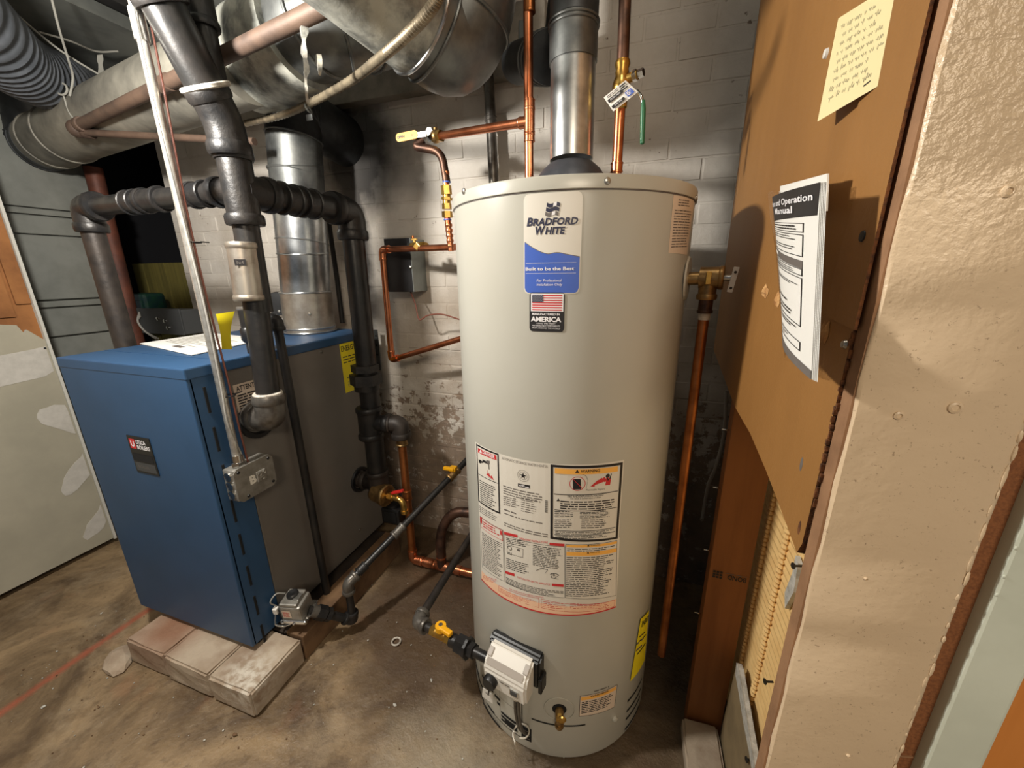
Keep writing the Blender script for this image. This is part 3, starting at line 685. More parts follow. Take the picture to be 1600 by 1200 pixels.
# gas valve low on the grey side
g = V(-1.075, 0.802, 0.188)
gv = thing('gas_valve', 'grey cast gas valve low on the boiler side', 'valve', (g.x, g.y, g.z - 0.05))
R = Matrix.Rotation(0.25, 3, 'Z') @ Matrix.Rotation(0.12, 3, 'X')
gl = lambda x, y, z: Vector((g.x, g.y, g.z)) + R @ Vector((x, y, z))
mb = MB(); mb.box(gl(0, 0, 0), (0.075, 0.07, 0.062), zinc, R, 0.008); mb.box(gl(0.002, 0.004, -0.036), (0.095, 0.09, 0.016), chrome, R, 0.006); mb.build('valve_body', gv)
mb = MB(); mb.box(gl(-0.004, 0, 0.036), (0.062, 0.066, 0.014), zinc, R, 0.005); mb.box(gl(0.016, 0, 0.044), (0.02, 0.03, 0.006), screw_m, R, 0.002); mb.build('cover', gv)
MB().lathe([(0.019, 0), (0.019, 0.012), (0.015, 0.016), (0, 0.014)], gl(-0.006, 0.006, 0.040), black_m, 18, axis=R @ Vector((0, 0, 1))).build('cap', gv)
mp = frameof(gl(-0.012, -0.0355, 0.002), R @ Vector((1, 0, 0)), R @ Vector((0, 0, 1)))
MB().rect(mp, -0.016, -0.017, 0.014, 0.016, label_warm, 0.0004).lines(mp, -0.013, 0.012, 0.012, -0.013, 5, ink_red, 0.0008).build('sticker', gv)
mb = MB(); mb.box(gl(-0.050, -0.012, -0.004), (0.022, 0.030, 0.03), black_m, R, 0.004); mb.box(gl(-0.056, -0.026, 0.006), (0.016, 0.016, 0.024), white_plastic, R, 0.003); mb.build('wire_plug', gv)
MB().tube(spline([gl(-0.055, -0.02, 0.02), gl(-0.062, -0.03, 0.05), gl(-0.05, -0.01, 0.066), gl(-0.036, 0.01, 0.045)], 8), 0.0022, wire_grey, 8).build('wire', gv)
MB().tube(spline([gl(-0.06, -0.03, -0.01), gl(-0.052, -0.05, -0.03), gl(-0.03, -0.045, -0.045), gl(0.0, -0.035, -0.04)], 8), 0.003, chrome, 8).build('pilot_tube', gv)
for a, b in ((-0.03, -0.044), (0.012, -0.046), (0.045, -0.02), (0.048, 0.03)): MB().lathe([(0.005, 0), (0.005, 0.004), (0, 0.005)], gl(a, b, -0.030), chrome, 10, axis=R @ Vector((0, 0, 1))).build('bolt', gv)
MB().cyl((X1 - 0.004, g.y + 0.02, g.z - 0.01), gl(-0.03, 0.01, -0.01), 0.018, iron, 16).build('inlet_nipple', gv)

# gas line: union by the valve, riser, long run back along the wall side
u1 = gl(0.042, 0.0, -0.02); lo = V(-0.935, 0, 0); lo = V(-0.945, 0.884, 0.033); hi = V(-0.945, 0.912, 0.220)
far = V(-0.738, 1.400, 0.451); lo = V(hi.x, hi.y, lo.z + 0.02)
gp = thing('gas_pipe', 'dark gas pipe running from the boiler gas valve back past the copper pipes', 'pipe', (hi.x, hi.y, 0.02))
pipe(u1, lo, 0.0150, iron, gp, 'nipple')
d = (lo - u1).normalized()
mb = MB(); mb.cyl(u1 + d * 0.008, u1 + d * 0.030, 0.021, iron_grey, 20); mb.hexnut(u1 + d * 0.030, u1 + d * 0.062, 0.026, iron_fit); mb.hexnut(u1 + d * 0.066, u1 + d * 0.082, 0.024, iron_fit); mb.build('union', gp)
elbow('elbow', u1, lo, hi, 0.0190, iron_fit, gp, 0.032)
pipe(lo, hi, 0.0135, iron, gp, 'riser')
dd = (far - hi).normalized()
elbow('elbow', lo, hi, far, 0.0195, iron_grey, gp, 0.034)
pipe(hi, far + dd * 0.12, 0.0135, iron, gp, 'pipe')
coupling('coupling', hi.lerp(far, 0.42), dd, 0.0175, 0.045, iron_grey, gp)
coupling('coupling', hi + dd * 0.065, dd, 0.0170, 0.03, iron_fit, gp)
vv = hi.lerp(far, 0.975)
coupling('valve_body', vv, dd, 0.018, 0.05, brass_old, gp)
mb = MB(); mb.box(vv + V(0, 0, 0.026), (0.030, 0.030, 0.02), yellow_m, bev=0.005); mb.box(vv + V(-0.015, -0.012, 0.030), (0.05, 0.018, 0.014), yellow_m, bev=0.004); tag(mb.build('lever_handle', gp), 'yellow lever handle')

# ================================================================== WATER HEATER
HX, HY, HR, HT = -0.190, 1.027, 0.28, 1.468
heater = thing('water_heater', 'tall beige cylindrical water heater covered with labels', 'water heater', (HX, HY, 0.0))
def hm(s, z, l=0.0):
    a = s / HR; return Vector((HX + (HR + l) * math.sin(a), HY - (HR + l) * math.cos(a), z))
def ha(deg, z, l=0.0): return hm(math.radians(deg) * HR, z, l)
mb = MB(); mb.lathe([(0.262, 0.0), (HR - 0.002, 0.002), (HR, 0.012), (HR, 1.447)], (HX, HY, 0), jacket_m, 128); mb.build('jacket', heater, 30)
mb = MB(); mb.lathe([(HR - 0.004, 1.4435), (HR + 0.0025, 1.4435), (HR + 0.0032, 1.4445), (HR + 0.0032, 1.4640), (HR + 0.0020, 1.4668), (HR - 0.002, HT), (0.10, HT + 0.002), (0.0, HT + 0.002)], (HX, HY, 0), jacket_m, 128); mb.lathe([(HR + 0.0006, 1.4412), (HR + 0.0012, 1.4436)], (HX, HY, 0), ink_grey, 128); mb.build('top_cap', heater, 30)
for u in ((-0.1942, 1.4647), (0.1145, 1.4547), (0.3753, 1.4464), (0.62, 1.455), (-0.66, 1.455)):
    p = hm(u[0], u[1], 0.003); a = u[0] / HR
    MB().lathe([(0.0062, -0.001), (0.0060, 0.0018), (0.0035, 0.0032), (0, 0.0032)], p, screw_m, 16, axis=(math.sin(a), -math.cos(a), 0)).build('screw', heater)
# grey draft hood
mb = MB(); mb.lathe([(0.094, 0.0), (0.091, 0.010), (0.081, 0.030), (0.068, 0.047), (0.055, 0.058), (0.050, 0.062), (0.050, 0.02)], (HX, HY, 1.487), hood_m, 48)
for k in range(3): a = PI / 2 + 2 * PI * k / 3; mb.box((HX + 0.09 * math.cos(a), HY + 0.09 * math.sin(a), 1.477), (0.012, 0.012, 0.03), hood_m)
tag(mb.build('draft_hood', heater), 'dark grey draft hood')

# ---- prints on the jacket
def strip(mb, mp, x0, x1, top, bot, m, lift, n=24):
    vs = []; fs = []
    for i in range(n + 1):
        x = x0 + (x1 - x0) * i / n; vs += [mp(x, bot(x), lift), mp(x, top(x), lift)]
    for i in range(n): fs.append((2 * i, 2 * i + 2, 2 * i + 3, 2 * i + 1))
    return mb.add(vs, fs, m)
def rr(x0, x1, z0, z1, r):
    def e(x):
        d = min(x - x0, x1 - x); return 0 if d >= r else r - math.sqrt(max(r * r - (r - d) ** 2, 0))
    return (lambda x: z1 - e(x)), (lambda x: z0 + e(x))
def tline(mb, mp, p, q, txt, h, m, lift=0.0010, bold=0.0, shear=0.0):
    mb.text(mp, txt, p[0], p[1], h, m, lift, width=q[0] - p[0], bold=bold, shear=shear, slope=(q[1] - p[1]) / (q[0] - p[0]))
def lq(mb, mp, tl, tr, bl, n, m, lift=0.0009, fill=0.4, ragged=0.25):
    mb.lines(mp, tl[0], tr[0], tl[1], bl[1], n, m, lift, fill, (tr[1] - tl[1]) / (tr[0] - tl[0]), ragged)
# brand label
a = (-0.0321, 1.4380); b = (0.0714, 1.2638); LW = b[0] - a[0]; LH = a[1] - b[1]; sx = LW / 415.0; sz = LH / 765.0
bx = lambda x: a[0] + (x - 98) * sx
bz = lambda y: a[1] - (y - 75) * sz
mb = MB(); t_, b_ = rr(bx(90), bx(522), bz(845), bz(70), 0.010); strip(mb, hm, bx(90), bx(522), t_, b_, label_m, 0.0005, 48)
brand = tag(mb.build('brand_label', heater), 'white and blue rounded brand label')
def wave(x):
    f = (x - bx(98)) / LW
    y = 432 + 100 * math.sin(min(f / 0.52, 1.0) * PI / 2) - (12 * math.sin(max(0, f - 0.45) / 0.3 * PI) if 0.45 < f < 0.75 else 0) + (22 * (f - 0.75) / 0.25 if f > 0.75 else 0)
    return bz(y)
mb = MB(); t_, b_ = rr(bx(98), bx(514), bz(836), bz(78), 0.009)
strip(mb, hm, bx(98), bx(514), lambda x: wave(x) + 0.0014, lambda x: wave(x) - 0.0002, ink_grey, 0.0008, 48)
strip(mb, hm, bx(98), bx(514), wave, b_, ink_blue, 0.0009, 48)
for y in (597, 680): mb.rect(hm, bx(108), bz(y), bx(490), bz(y) + 0.0005, ink_white, 0.0012, 16)
mb.text(hm, 'B', bx(115), bz(306), 60 * sz, ink_navy, 0.0012, width=50 * sx, bold=0.04, shear=0.2)
mb.text(hm, 'RADFORD', bx(163), bz(306), 51 * sz, ink_navy, 0.0012, width=332 * sx, bold=0.04, shear=0.2)
mb.text(hm, 'W', bx(182), bz(374), 60 * sz, ink_navy, 0.0012, width=76 * sx, bold=0.04, shear=0.2)
mb.text(hm, 'HITE', bx(256), bz(374), 51 * sz, ink_navy, 0.0012, width=150 * sx, bold=0.04, shear=0.2)
mb.text(hm, 'o', bx(415), bz(330), 8 * sz, ink_navy, 0.0012)
mb.text(hm, 'Built to be the Best', bx(106), bz(655), 26 * sz, ink_white, 0.0014, width=370 * sx, bold=0.02)
mb.text(hm, 'o', bx(480), bz(640), 8 * sz, ink_white, 0.0014)
mb.text(hm, 'For Professional', bx(196), bz(746), 22 * sz, ink_white, 0.0014, width=190 * sx, shear=0.15)
mb.text(hm, 'Installation Only', bx(196), bz(778), 22 * sz, ink_white, 0.0014, width=196 * sx, shear=0.15)
# waving flag emblem: three shaded bands in a waving outline, light panes at the right
for k, m in enumerate((ink_navy, ink_navy, ink_grey)):
    for i in range(8):
        xa = 268 + 96 * i / 8; xb = 268 + 96 * (i + 1) / 8; ya = 140 + 33 * k; wv = lambda x: 9 * math.sin((x - 268) / 96 * 2 * PI) + (x - 268) * 0.10
        mm = (ink_white if (k + (i > 3)) % 2 and i in (4, 5) else m); dx = -5 * k
        mb.patch(hm, ((bx(xa + dx), bz(ya + wv(xa))), (bx(xb + dx), bz(ya + wv(xb))), (bx(xb + dx - 3), bz(ya + 28 + wv(xb))), (bx(xa + dx - 3), bz(ya + 28 + wv(xa)))), mm, 0.0012)
mb.build('brand_print', brand)
# origin label
mb = MB(); t_, b_ = rr(bx(138), bx(414), bz(1162), bz(832), 0.006); strip(mb, hm, bx(138), bx(414), t_, b_, ink, 0.0010, 30)
org = tag(mb.build('origin_label', heater), 'black label with a striped flag')
mb = MB(); mb.rect(hm, bx(150), bz(990), bx(404), bz(842), ink_white, 0.0014, 12)
for k in range(7):
    y = 852 + k * 20.0; mb.rect(hm, bx(160), bz(y + 10), bx(394), bz(y), ink_red, 0.0017, 10)
mb.rect(hm, bx(160), bz(913), bx(250), bz(850), ink_navy, 0.0020, 5)
for j in range(6):
    for i in range(6): x = 166 + i * 14 + (7 if j % 2 else 0); y = 856 + j * 10; mb.rect(hm, bx(x), bz(y + 4), bx(x + 4), bz(y), ink_white, 0.0023)
mb.text(hm, 'MANUFACTURED IN', bx(160), bz(1022), 18 * sz, ink_white, 0.0016, width=218 * sx, bold=0.03)
mb.text(hm, 'AMERICA', bx(150), bz(1076), 40 * sz, ink_white, 0.0016, width=240 * sx, bold=0.035)
for k, tx in enumerate(('USING THE FINEST', 'MATERIALS & COMPONENTS', 'FROM AROUND THE WORLD')):
    wd = (150, 220, 222)[k]; mb.text(hm, tx, bx(272) - wd / 2 * sx, bz(1098 + 20 * k), 12 * sz, ink_white, 0.0016, width=wd * sx)
mb.build('origin_print', org)
# rating and safety label
mb = MB(); mb.patch(hm, ((-0.1938, 0.9023), (0.1889, 0.9078), (0.1898, 0.7038), (-0.1877, 0.6964)), label_m, 0.0005, 24, 2)
rate = tag(mb.build('rating_label', heater), 'large white rating and safety label')
mb = MB()
q = ((-0.1885, 0.8995), (-0.1025, 0.9025), (-0.1020, 0.7433), (-0.1887, 0.7379))
mb.frame(hm, q, 0.0042, ink, 0.0009, 6)
mb.patch(hm, ((-0.1801, 0.8908), (-0.1101, 0.8960), (-0.1095, 0.8840), (-0.1809, 0.8792)), ink_red, 0.0010, 6)
mb.poly(hm, ((-0.1736, 0.8821), (-0.1609, 0.8833), (-0.1676, 0.8919)), ink_white, 0.0013); tline(mb, hm, (-0.1590, 0.8845), (-0.1152, 0.8859), 'DANGER', 0.0085, ink_white, 0.0014, 0.02)
mb.patch(hm, ((-0.1793, 0.8605), (-0.1680, 0.8626), (-0.1672, 0.8533), (-0.1784, 0.8519)), ink, 0.0010); mb.patch(hm, ((-0.1612, 0.8677), (-0.1397, 0.8688), (-0.1389, 0.8628), (-0.1603, 0.8609)), ink, 0.0010); mb.patch(hm, ((-0.1667, 0.8615), (-0.1589, 0.8630), (-0.1592, 0.8581), (-0.1670, 0.8566)), ink, 0.0010)
mb.patch(hm, ((-0.1452, 0.8722), (-0.1329, 0.8744), (-0.1333, 0.8656), (-0.1445, 0.8630)), ink_grey, 0.0011); mb.patch(hm, ((-0.1388, 0.8644), (-0.1355, 0.8648), (-0.1350, 0.8508), (-0.1377, 0.8505)), ink_grey, 0.0010)
mb.poly(hm, ((-0.1471, 0.8324), (-0.1191, 0.8275), (-0.1275, 0.8378), (-0.1325, 0.8326), (-0.1370, 0.8413), (-0.1389, 0.8357), (-0.1429, 0.8477), (-0.1422, 0.8376)), ink_red, 0.0010); mb.poly(hm, ((-0.1437, 0.8297), (-0.1201, 0.8267), (-0.1348, 0.8277)), ink, 0.0013)
mb.patch(hm, ((-0.1821, 0.8202), (-0.1074, 0.8255), (-0.1074, 0.8239), (-0.1822, 0.8185)), ink, 0.0010, 6)
lq(mb, hm, (-0.1778, 0.8067), (-0.1126, 0.8128), (-0.1783, 0.7434), 11, ink)
lq(mb, hm, (-0.1838, 0.7291), (-0.1129, 0.7369), (-0.1829, 0.7080), 4, ink_grey)
tline(mb, hm, (-0.0938, 0.8919), (0.0194, 0.8951), 'AUTOMATIC STORAGE WATER HEATER', 0.0062, ink_grey, 0.0010)
c = (-0.0371, 0.8652)
for r0, r1 in ((0.0142, 0.0135), (0.0098, 0.0091)):
    for k in range(28):
        a0, a1 = 2 * PI * k / 28, 2 * PI * (k + 1) / 28
        mb.patch(hm, ((c[0] + r0 * math.cos(a0), c[1] + r0 * math.sin(a0)), (c[0] + r0 * math.cos(a1), c[1] + r0 * math.sin(a1)), (c[0] + r1 * math.cos(a1), c[1] + r1 * math.sin(a1)), (c[0] + r1 * math.cos(a0), c[1] + r1 * math.sin(a0))), ink_grey, 0.0010)
mb.poly(hm, [(c[0] + (0.0082 if k % 2 == 0 else 0.0033) * math.sin(PI * k / 5), c[1] + (0.0082 if k % 2 == 0 else 0.0033) * math.cos(PI * k / 5)) for k in range(10)], ink, 0.0010)
mb.patch(hm, ((-0.0500, 0.8432), (-0.0206, 0.8450), (-0.0209, 0.8367), (-0.0501, 0.8344)), ink, 0.0009, 3); tline(mb, hm, (-0.0474, 0.8370), (-0.0339, 0.8378), 'AHRI', 0.0048, ink_white, 0.0012, 0.02); lq(mb, hm, (-0.0324, 0.8408), (-0.0223, 0.8413), (-0.0325, 0.8363), 1, ink_white, 0.0012)
lq(mb, hm, (-0.0904, 0.8276), (0.0086, 0.8303), (-0.0909, 0.8022), 4, ink_grey, ragged=0.1)
lq(mb, hm, (-0.0910, 0.7990), (-0.0468, 0.8040), (-0.0907, 0.7729), 5, ink_grey); lq(mb, hm, (-0.0422, 0.8115), (-0.0032, 0.8130), (-0.0424, 0.7715), 7, ink_grey, fill=0.32)
lq(mb, hm, (-0.0895, 0.7657), (-0.0451, 0.7667), (-0.0896, 0.7571), 1, ink_grey); lq(mb, hm, (-0.0897, 0.7542), (0.0112, 0.7562), (-0.0898, 0.7484), 1, ink_grey, ragged=0.05)
lq(mb, hm, (-0.0902, 0.7279), (0.0219, 0.7291), (-0.0905, 0.7153), 2, ink_grey, ragged=0.05)
p0 = (0.0142, 0.8139); p1 = (0.0206, 0.8141); pb = (0.0146, 0.7825)
for k in range(20):
    f0 = k / 20; z = p0[1] + (pb[1] - p0[1]) * f0; mb.rect(hm, p0[0], z - (0.0011 if k % 3 else 0.0018) * 0.6, p1[0], z, ink, 0.0010)
# warning panel
mb.frame(hm, ((0.0252, 0.9040), (0.1858, 0.9030), (0.1871, 0.7066), (0.0276, 0.7160)), 0.0060, ink, 0.0009, 16)
mb.patch(hm, ((0.0343, 0.8960), (0.1740, 0.8953), (0.1741, 0.8826), (0.0346, 0.8831)), ink_orange, 0.0010, 14)
mb.poly(hm, ((0.0781, 0.8869), (0.0870, 0.8873), (0.0822, 0.8955)), ink, 0.0014); tline(mb, hm, (0.0896, 0.8876), (0.1319, 0.8872), 'WARNING', 0.0072, ink, 0.0014, 0.02)
mb.poly(hm, ((0.0734, 0.8717), (0.0908, 0.8721), (0.0924, 0.8469), (0.0749, 0.8462)), ink, 0.0011)
c = (0.0841, 0.8609)
for k in range(30):
    a0, a1 = 2 * PI * k / 30, 2 * PI * (k + 1) / 30; r0, r1 = 0.0172, 0.0158
    mb.patch(hm, ((c[0] + r0 * math.cos(a0), c[1] + r0 * math.sin(a0)), (c[0] + r0 * math.cos(a1), c[1] + r0 * math.sin(a1)), (c[0] + r1 * math.cos(a1), c[1] + r1 * math.sin(a1)), (c[0] + r1 * math.cos(a0), c[1] + r1 * math.sin(a0))), ink_red, 0.0015)
k = 0.0117; mb.patch(hm, ((c[0] - k, c[1] + k + 0.001), (c[0] - k + 0.001, c[1] + k + 0.001), (c[0] + k, c[1] - k), (c[0] + k - 0.001, c[1] - k - 0.001)), ink_red, 0.0015, 6)
hose = [(0.0881, 0.8754), (0.0911, 0.8815), (0.0969, 0.8825), (0.1023, 0.8776), (0.1059, 0.8684), (0.1044, 0.8576), (0.1034, 0.8496)]
for p, r_ in zip(hose[:-1], hose[1:]):
    mb.patch(hm, (p, (p[0] + 0.0006, p[1] + 0.0006), (r_[0] + 0.0006, r_[1] + 0.0006), r_), ink, 0.0012)
fl = [(0.1119, 0.8521), (0.1576, 0.8524), (0.1590, 0.8687), (0.1551, 0.8638), (0.1524, 0.8722), (0.1487, 0.8639), (0.1439, 0.8740), (0.1416, 0.8655), (0.1371, 0.8726), (0.1336, 0.8620), (0.1292, 0.8683), (0.1263, 0.8598), (0.1215, 0.8617)]
for i in range(1, len(fl) - 1): mb.poly(hm, (fl[0], fl[i], fl[i + 1]), ink_red, 0.0011)
c = (0.1508, 0.8760); mb.poly(hm, [(c[0] + 0.0045 * math.cos(2 * PI * k / 12), c[1] + 0.0045 * math.sin(2 * PI * k / 12)) for k in range(12)], ink, 0.0015)
mb.patch(hm, ((0.1452, 0.8760), (0.1488, 0.8734), (0.1543, 0.8654), (0.1515, 0.8636)), ink, 0.0014); mb.patch(hm, ((0.1583, 0.8801), (0.1598, 0.8791), (0.1570, 0.8672), (0.1541, 0.8683)), ink, 0.0014)
tline(mb, hm, (0.1034, 0.8429), (0.1451, 0.8423), 'Flammable Vapors', 0.0048, ink_grey, 0.0011)
mb.patch(hm, ((0.0336, 0.8338), (0.1784, 0.8346), (0.1786, 0.8327), (0.0336, 0.8319)), ink, 0.0010, 14)
tline(mb, hm, (0.0638, 0.8265), (0.1438, 0.8276), 'FIRE AND EXPLOSION HAZARD', 0.0050, ink, 0.0011, 0.01); tline(mb, hm, (0.0698, 0.8219), (0.1371, 0.8228), 'Can result in serious injury or death', 0.0040, ink, 0.0011)
mb.poly(hm, ((0.0399, 0.8150), (0.0477, 0.8165), (0.0436, 0.8229)), ink, 0.0012)
lq(mb, hm, (0.0483, 0.8188), (0.1710, 0.8164), (0.0409, 0.7954), 4, ink, ragged=0.06, fill=0.5)
mb.patch(hm, ((0.0357, 0.7936), (0.1792, 0.7926), (0.1793, 0.7910), (0.0357, 0.7921)), ink, 0.0010, 12)
lq(mb, hm, (0.0361, 0.7899), (0.0805, 0.7946), (0.0364, 0.7733), 4, ink); lq(mb, hm, (0.0921, 0.7946), (0.1690, 0.7908), (0.0929, 0.7735), 6, ink)
lq(mb, hm, (0.0365, 0.7687), (0.0812, 0.7732), (0.0369, 0.7445), 5, ink); lq(mb, hm, (0.0963, 0.7715), (0.1593, 0.7679), (0.0973, 0.7466), 5, ink)
mb.patch(hm, ((0.0367, 0.7413), (0.1783, 0.7403), (0.1784, 0.7387), (0.0367, 0.7397)), ink, 0.0010, 12); lq(mb, hm, (0.0387, 0.7391), (0.1765, 0.7375), (0.0389, 0.7304), 2, ink)
mb.patch(hm, ((0.0369, 0.7294), (0.1783, 0.7291), (0.1784, 0.7275), (0.0369, 0.7278)), ink, 0.0010, 12); lq(mb, hm, (0.0390, 0.7273), (0.1753, 0.7266), (0.0391, 0.7193), 2, ink)
mb.build('rating_print', rate)
# operating instructions label
mb = MB(); mb.patch(hm, ((-0.1867, 0.6983), (0.1928, 0.7083), (0.1980, 0.5054), (-0.1893, 0.4934)), label_m, 0.0006, 24, 2)
oper = tag(mb.build('instruction_label', heater), 'white instruction label with red headings')
mb = MB()
mb.patch(hm, ((-0.1855, 0.5244), (0.1970, 0.5305), (0.1971, 0.5068), (-0.1882, 0.4961)), peach_m, 0.0009, 20, 1)
mb.patch(hm, ((-0.1891, 0.4965), (0.1974, 0.5080), (0.1977, 0.5042), (-0.1894, 0.4923)), ink_red, 0.0012, 20, 1)
mb.frame(hm, ((-0.1128, 0.5272), (0.0032, 0.5406), (0.0035, 0.5126), (-0.1133, 0.5089)), 0.0010, ink_red, 0.0011, 4); mb.frame(hm, ((0.0077, 0.5410), (0.1928, 0.5285), (0.1929, 0.5093), (0.0080, 0.5139)), 0.0010, ink_red, 0.0011, 8)
lq(mb, hm, (-0.1788, 0.5171), (-0.1160, 0.5440), (-0.1781, 0.5018), 4, ink_red, fill=0.3); lq(mb, hm, (-0.1077, 0.5219), (-0.0004, 0.5341), (-0.1081, 0.5074), 4, ink_red, fill=0.3); lq(mb, hm, (0.0118, 0.5363), (0.0748, 0.5393), (0.0121, 0.5160), 4, ink_red, fill=0.3); lq(mb, hm, (0.0783, 0.5403), (0.1873, 0.5268), (0.0788, 0.5224), 4, ink_red, fill=0.3)
tline(mb, hm, (-0.0769, 0.5347), (0.0143, 0.5445), 'FOR YOUR SAFETY READ BEFORE OPERATING', 0.0040, ink_red, 0.0013)
mb.frame(hm, ((-0.1836, 0.6974), (-0.0936, 0.7026), (-0.0930, 0.5500), (-0.1822, 0.5390)), 0.0010, ink, 0.0010, 6); mb.frame(hm, ((-0.1813, 0.6969), (-0.0955, 0.7009), (-0.0952, 0.6702), (-0.1803, 0.6660)), 0.0012, ink_red, 0.0012, 5)
mb.patch(hm, ((-0.1830, 0.6946), (-0.1739, 0.6966), (-0.1734, 0.6799), (-0.1811, 0.6778)), ink_red, 0.0013); mb.patch(hm, ((-0.1036, 0.6980), (-0.0974, 0.6975), (-0.0977, 0.6854), (-0.1035, 0.6853)), ink_red, 0.0013)
lq(mb, hm, (-0.1706, 0.6913), (-0.1061, 0.6978), (-0.1711, 0.6714), 3, ink_red, fill=0.5); lq(mb, hm, (-0.1764, 0.6556), (-0.0963, 0.6628), (-0.1753, 0.5487), 20, ink)
mb.patch(hm, ((-0.0908, 0.6996), (-0.0522, 0.7054), (-0.0523, 0.6979), (-0.0910, 0.6919)), ink_red, 0.0012, 4); tline(mb, hm, (-0.0475, 0.6950), (0.0222, 0.7022), 'OPERATING INSTRUCTIONS', 0.0054, ink_red, 0.0013, 0.01); mb.patch(hm, ((0.0260, 0.7053), (0.0601, 0.7061), (0.0603, 0.6993), (0.0261, 0.6984)), ink_red, 0.0012, 4)
mb.frame(hm, ((-0.0910, 0.6919), (0.0616, 0.6990), (0.0644, 0.5529), (-0.0901, 0.5516)), 0.0009, ink, 0.0010, 12)
lq(mb, hm, (-0.0847, 0.6861), (-0.0206, 0.6987), (-0.0851, 0.6680), 4, ink)
mb.frame(hm, ((-0.0824, 0.6680), (-0.0374, 0.6709), (-0.0383, 0.6460), (-0.0828, 0.6418)), 0.0008, ink, 0.0011, 4)
c = (-0.0745, 0.6598); mb.poly(hm, [(c[0] + 0.0062 * math.cos(2 * PI * k / 14), c[1] + 0.0062 * math.sin(2 * PI * k / 14)) for k in range(14)], ink, 0.0012); mb.poly(hm, [(c[0] + 0.0046 * math.cos(2 * PI * k / 14), c[1] + 0.0046 * math.sin(2 * PI * k / 14)) for k in range(14)], label_m, 0.0014)
mb.patch(hm, ((-0.0538, 0.6658), (-0.0461, 0.6666), (-0.0461, 0.6615), (-0.0538, 0.6607)), ink_grey, 0.0012); lq(mb, hm, (-0.0818, 0.6466), (-0.0686, 0.6486), (-0.0820, 0.6378), 2, ink)
lq(mb, hm, (-0.0858, 0.6272), (-0.0186, 0.6339), (-0.0865, 0.5944), 6, ink); lq(mb, hm, (-0.0132, 0.6917), (0.0574, 0.6930), (-0.0130, 0.6330), 13, ink)
for x_, y_ in ((470, 905), (560, 935)):
    pp = {470: ((-0.0048, 0.6196), (0.0090, 0.6296), (0.0233, 0.6285), (0.0163, 0.6164)), 560: ((0.0288, 0.6167), (0.0410, 0.6209), (0.0499, 0.6178), (0.0413, 0.6081))}[x_]
    for p, r_ in zip(pp[:-1], pp[1:]): mb.patch(hm, (p, (p[0], p[1] + 0.0016), (r_[0], r_[1] + 0.0016), r_), ink, 0.0011)
lq(mb, hm, (0.0305, 0.6213), (0.0516, 0.6193), (0.0315, 0.6065), 4, ink, ragged=0.6)
mb.patch(hm, ((-0.0894, 0.5853), (-0.0616, 0.5903), (-0.0617, 0.5822), (-0.0896, 0.5775)), ink_red, 0.0012, 3); tline(mb, hm, (-0.0545, 0.5810), (0.0293, 0.5858), 'TO TURN OFF GAS TO APPLIANCE', 0.0048, ink_red, 0.0013, 0.01); mb.patch(hm, ((0.0335, 0.5918), (0.0613, 0.5928), (0.0615, 0.5855), (0.0336, 0.5848)), ink_red, 0.0012, 4)
lq(mb, hm, (-0.0869, 0.5684), (0.0614, 0.5737), (-0.0873, 0.5476), 5, ink)
mb.frame(hm, ((0.0625, 0.7055), (0.1858, 0.7029), (0.1954, 0.5411), (0.0658, 0.5538)), 0.0009, ink, 0.0010, 12)
mb.patch(hm, ((0.0646, 0.7040), (0.1852, 0.7006), (0.1856, 0.6939), (0.0647, 0.6975)), ink_orange, 0.0012, 10); mb.patch(hm, ((0.0651, 0.6850), (0.1857, 0.6815), (0.1866, 0.6705), (0.0654, 0.6743)), ink_orange, 0.0012, 10)
for p, q_, tr in (((0.1189, 0.6990), (0.1432, 0.6979), ((0.1119, 0.6992), (0.1175, 0.6992), (0.1144, 0.7047))), ((0.1190, 0.6795), (0.1428, 0.6784), ((0.1120, 0.6797), (0.1176, 0.6796), (0.1146, 0.6848)))):
    mb.poly(hm, tr, ink, 0.0015); tline(mb, hm, p, q_, 'WARNING', 0.0042, ink, 0.0015)
lq(mb, hm, (0.0662, 0.6952), (0.1826, 0.6915), (0.0664, 0.6855), 2, ink); lq(mb, hm, (0.0661, 0.6715), (0.1835, 0.6681), (0.0679, 0.5575), 21, ink)
mb.build('instruction_print', oper)
# pale notice near the rim
mb = MB(); q = ((0.2640, 1.4395), (0.3753, 1.4464), (0.3578, 1.3345), (0.2651, 1.3363)); mb.patch(hm, q, label_warm, 0.0005, 6, 1); nt = tag(mb.build('notice_label', heater), 'cream notice label near the rim')
mb = MB(); lq(mb, hm, (0.2825, 1.4356), (0.3466, 1.4391), (0.2806, 1.4219), 3, ink_grey); lq(mb, hm, (0.2725, 1.4167), (0.3554, 1.4209), (0.2724, 1.3448), 14, ink_grey, fill=0.36); mb.build('notice_print', nt)
# low warning sticker
q = ((0.1127, 0.2355), (0.2237, 0.2332), (0.2201, 0.1532), (0.1129, 0.1616))
mb = MB(); mb.patch(hm, q, label_warm, 0.0005, 8, 1); wl_ = tag(mb.build('warning_label', heater), 'small cream warning label low on the jacket')
mb = MB(); mb.frame(hm, q, 0.0012, ink, 0.0009, 6); mb.patch(hm, ((0.1163, 0.2305), (0.2196, 0.2288), (0.2195, 0.2174), (0.1167, 0.2191)), ink_orange, 0.0010, 6); tline(mb, hm, (0.1409, 0.2254), (0.1936, 0.2252), 'WARNING', 0.0060, ink, 0.0013, 0.02)
lq(mb, hm, (0.1187, 0.2142), (0.2154, 0.2129), (0.1187, 0.1701), 7, ink, fill=0.45); lq(mb, hm, (0.1506, 0.2476), (0.1961, 0.2468), (0.1510, 0.2384), 1, ink_grey, ragged=0.02); mb.build('warning_print', wl_)
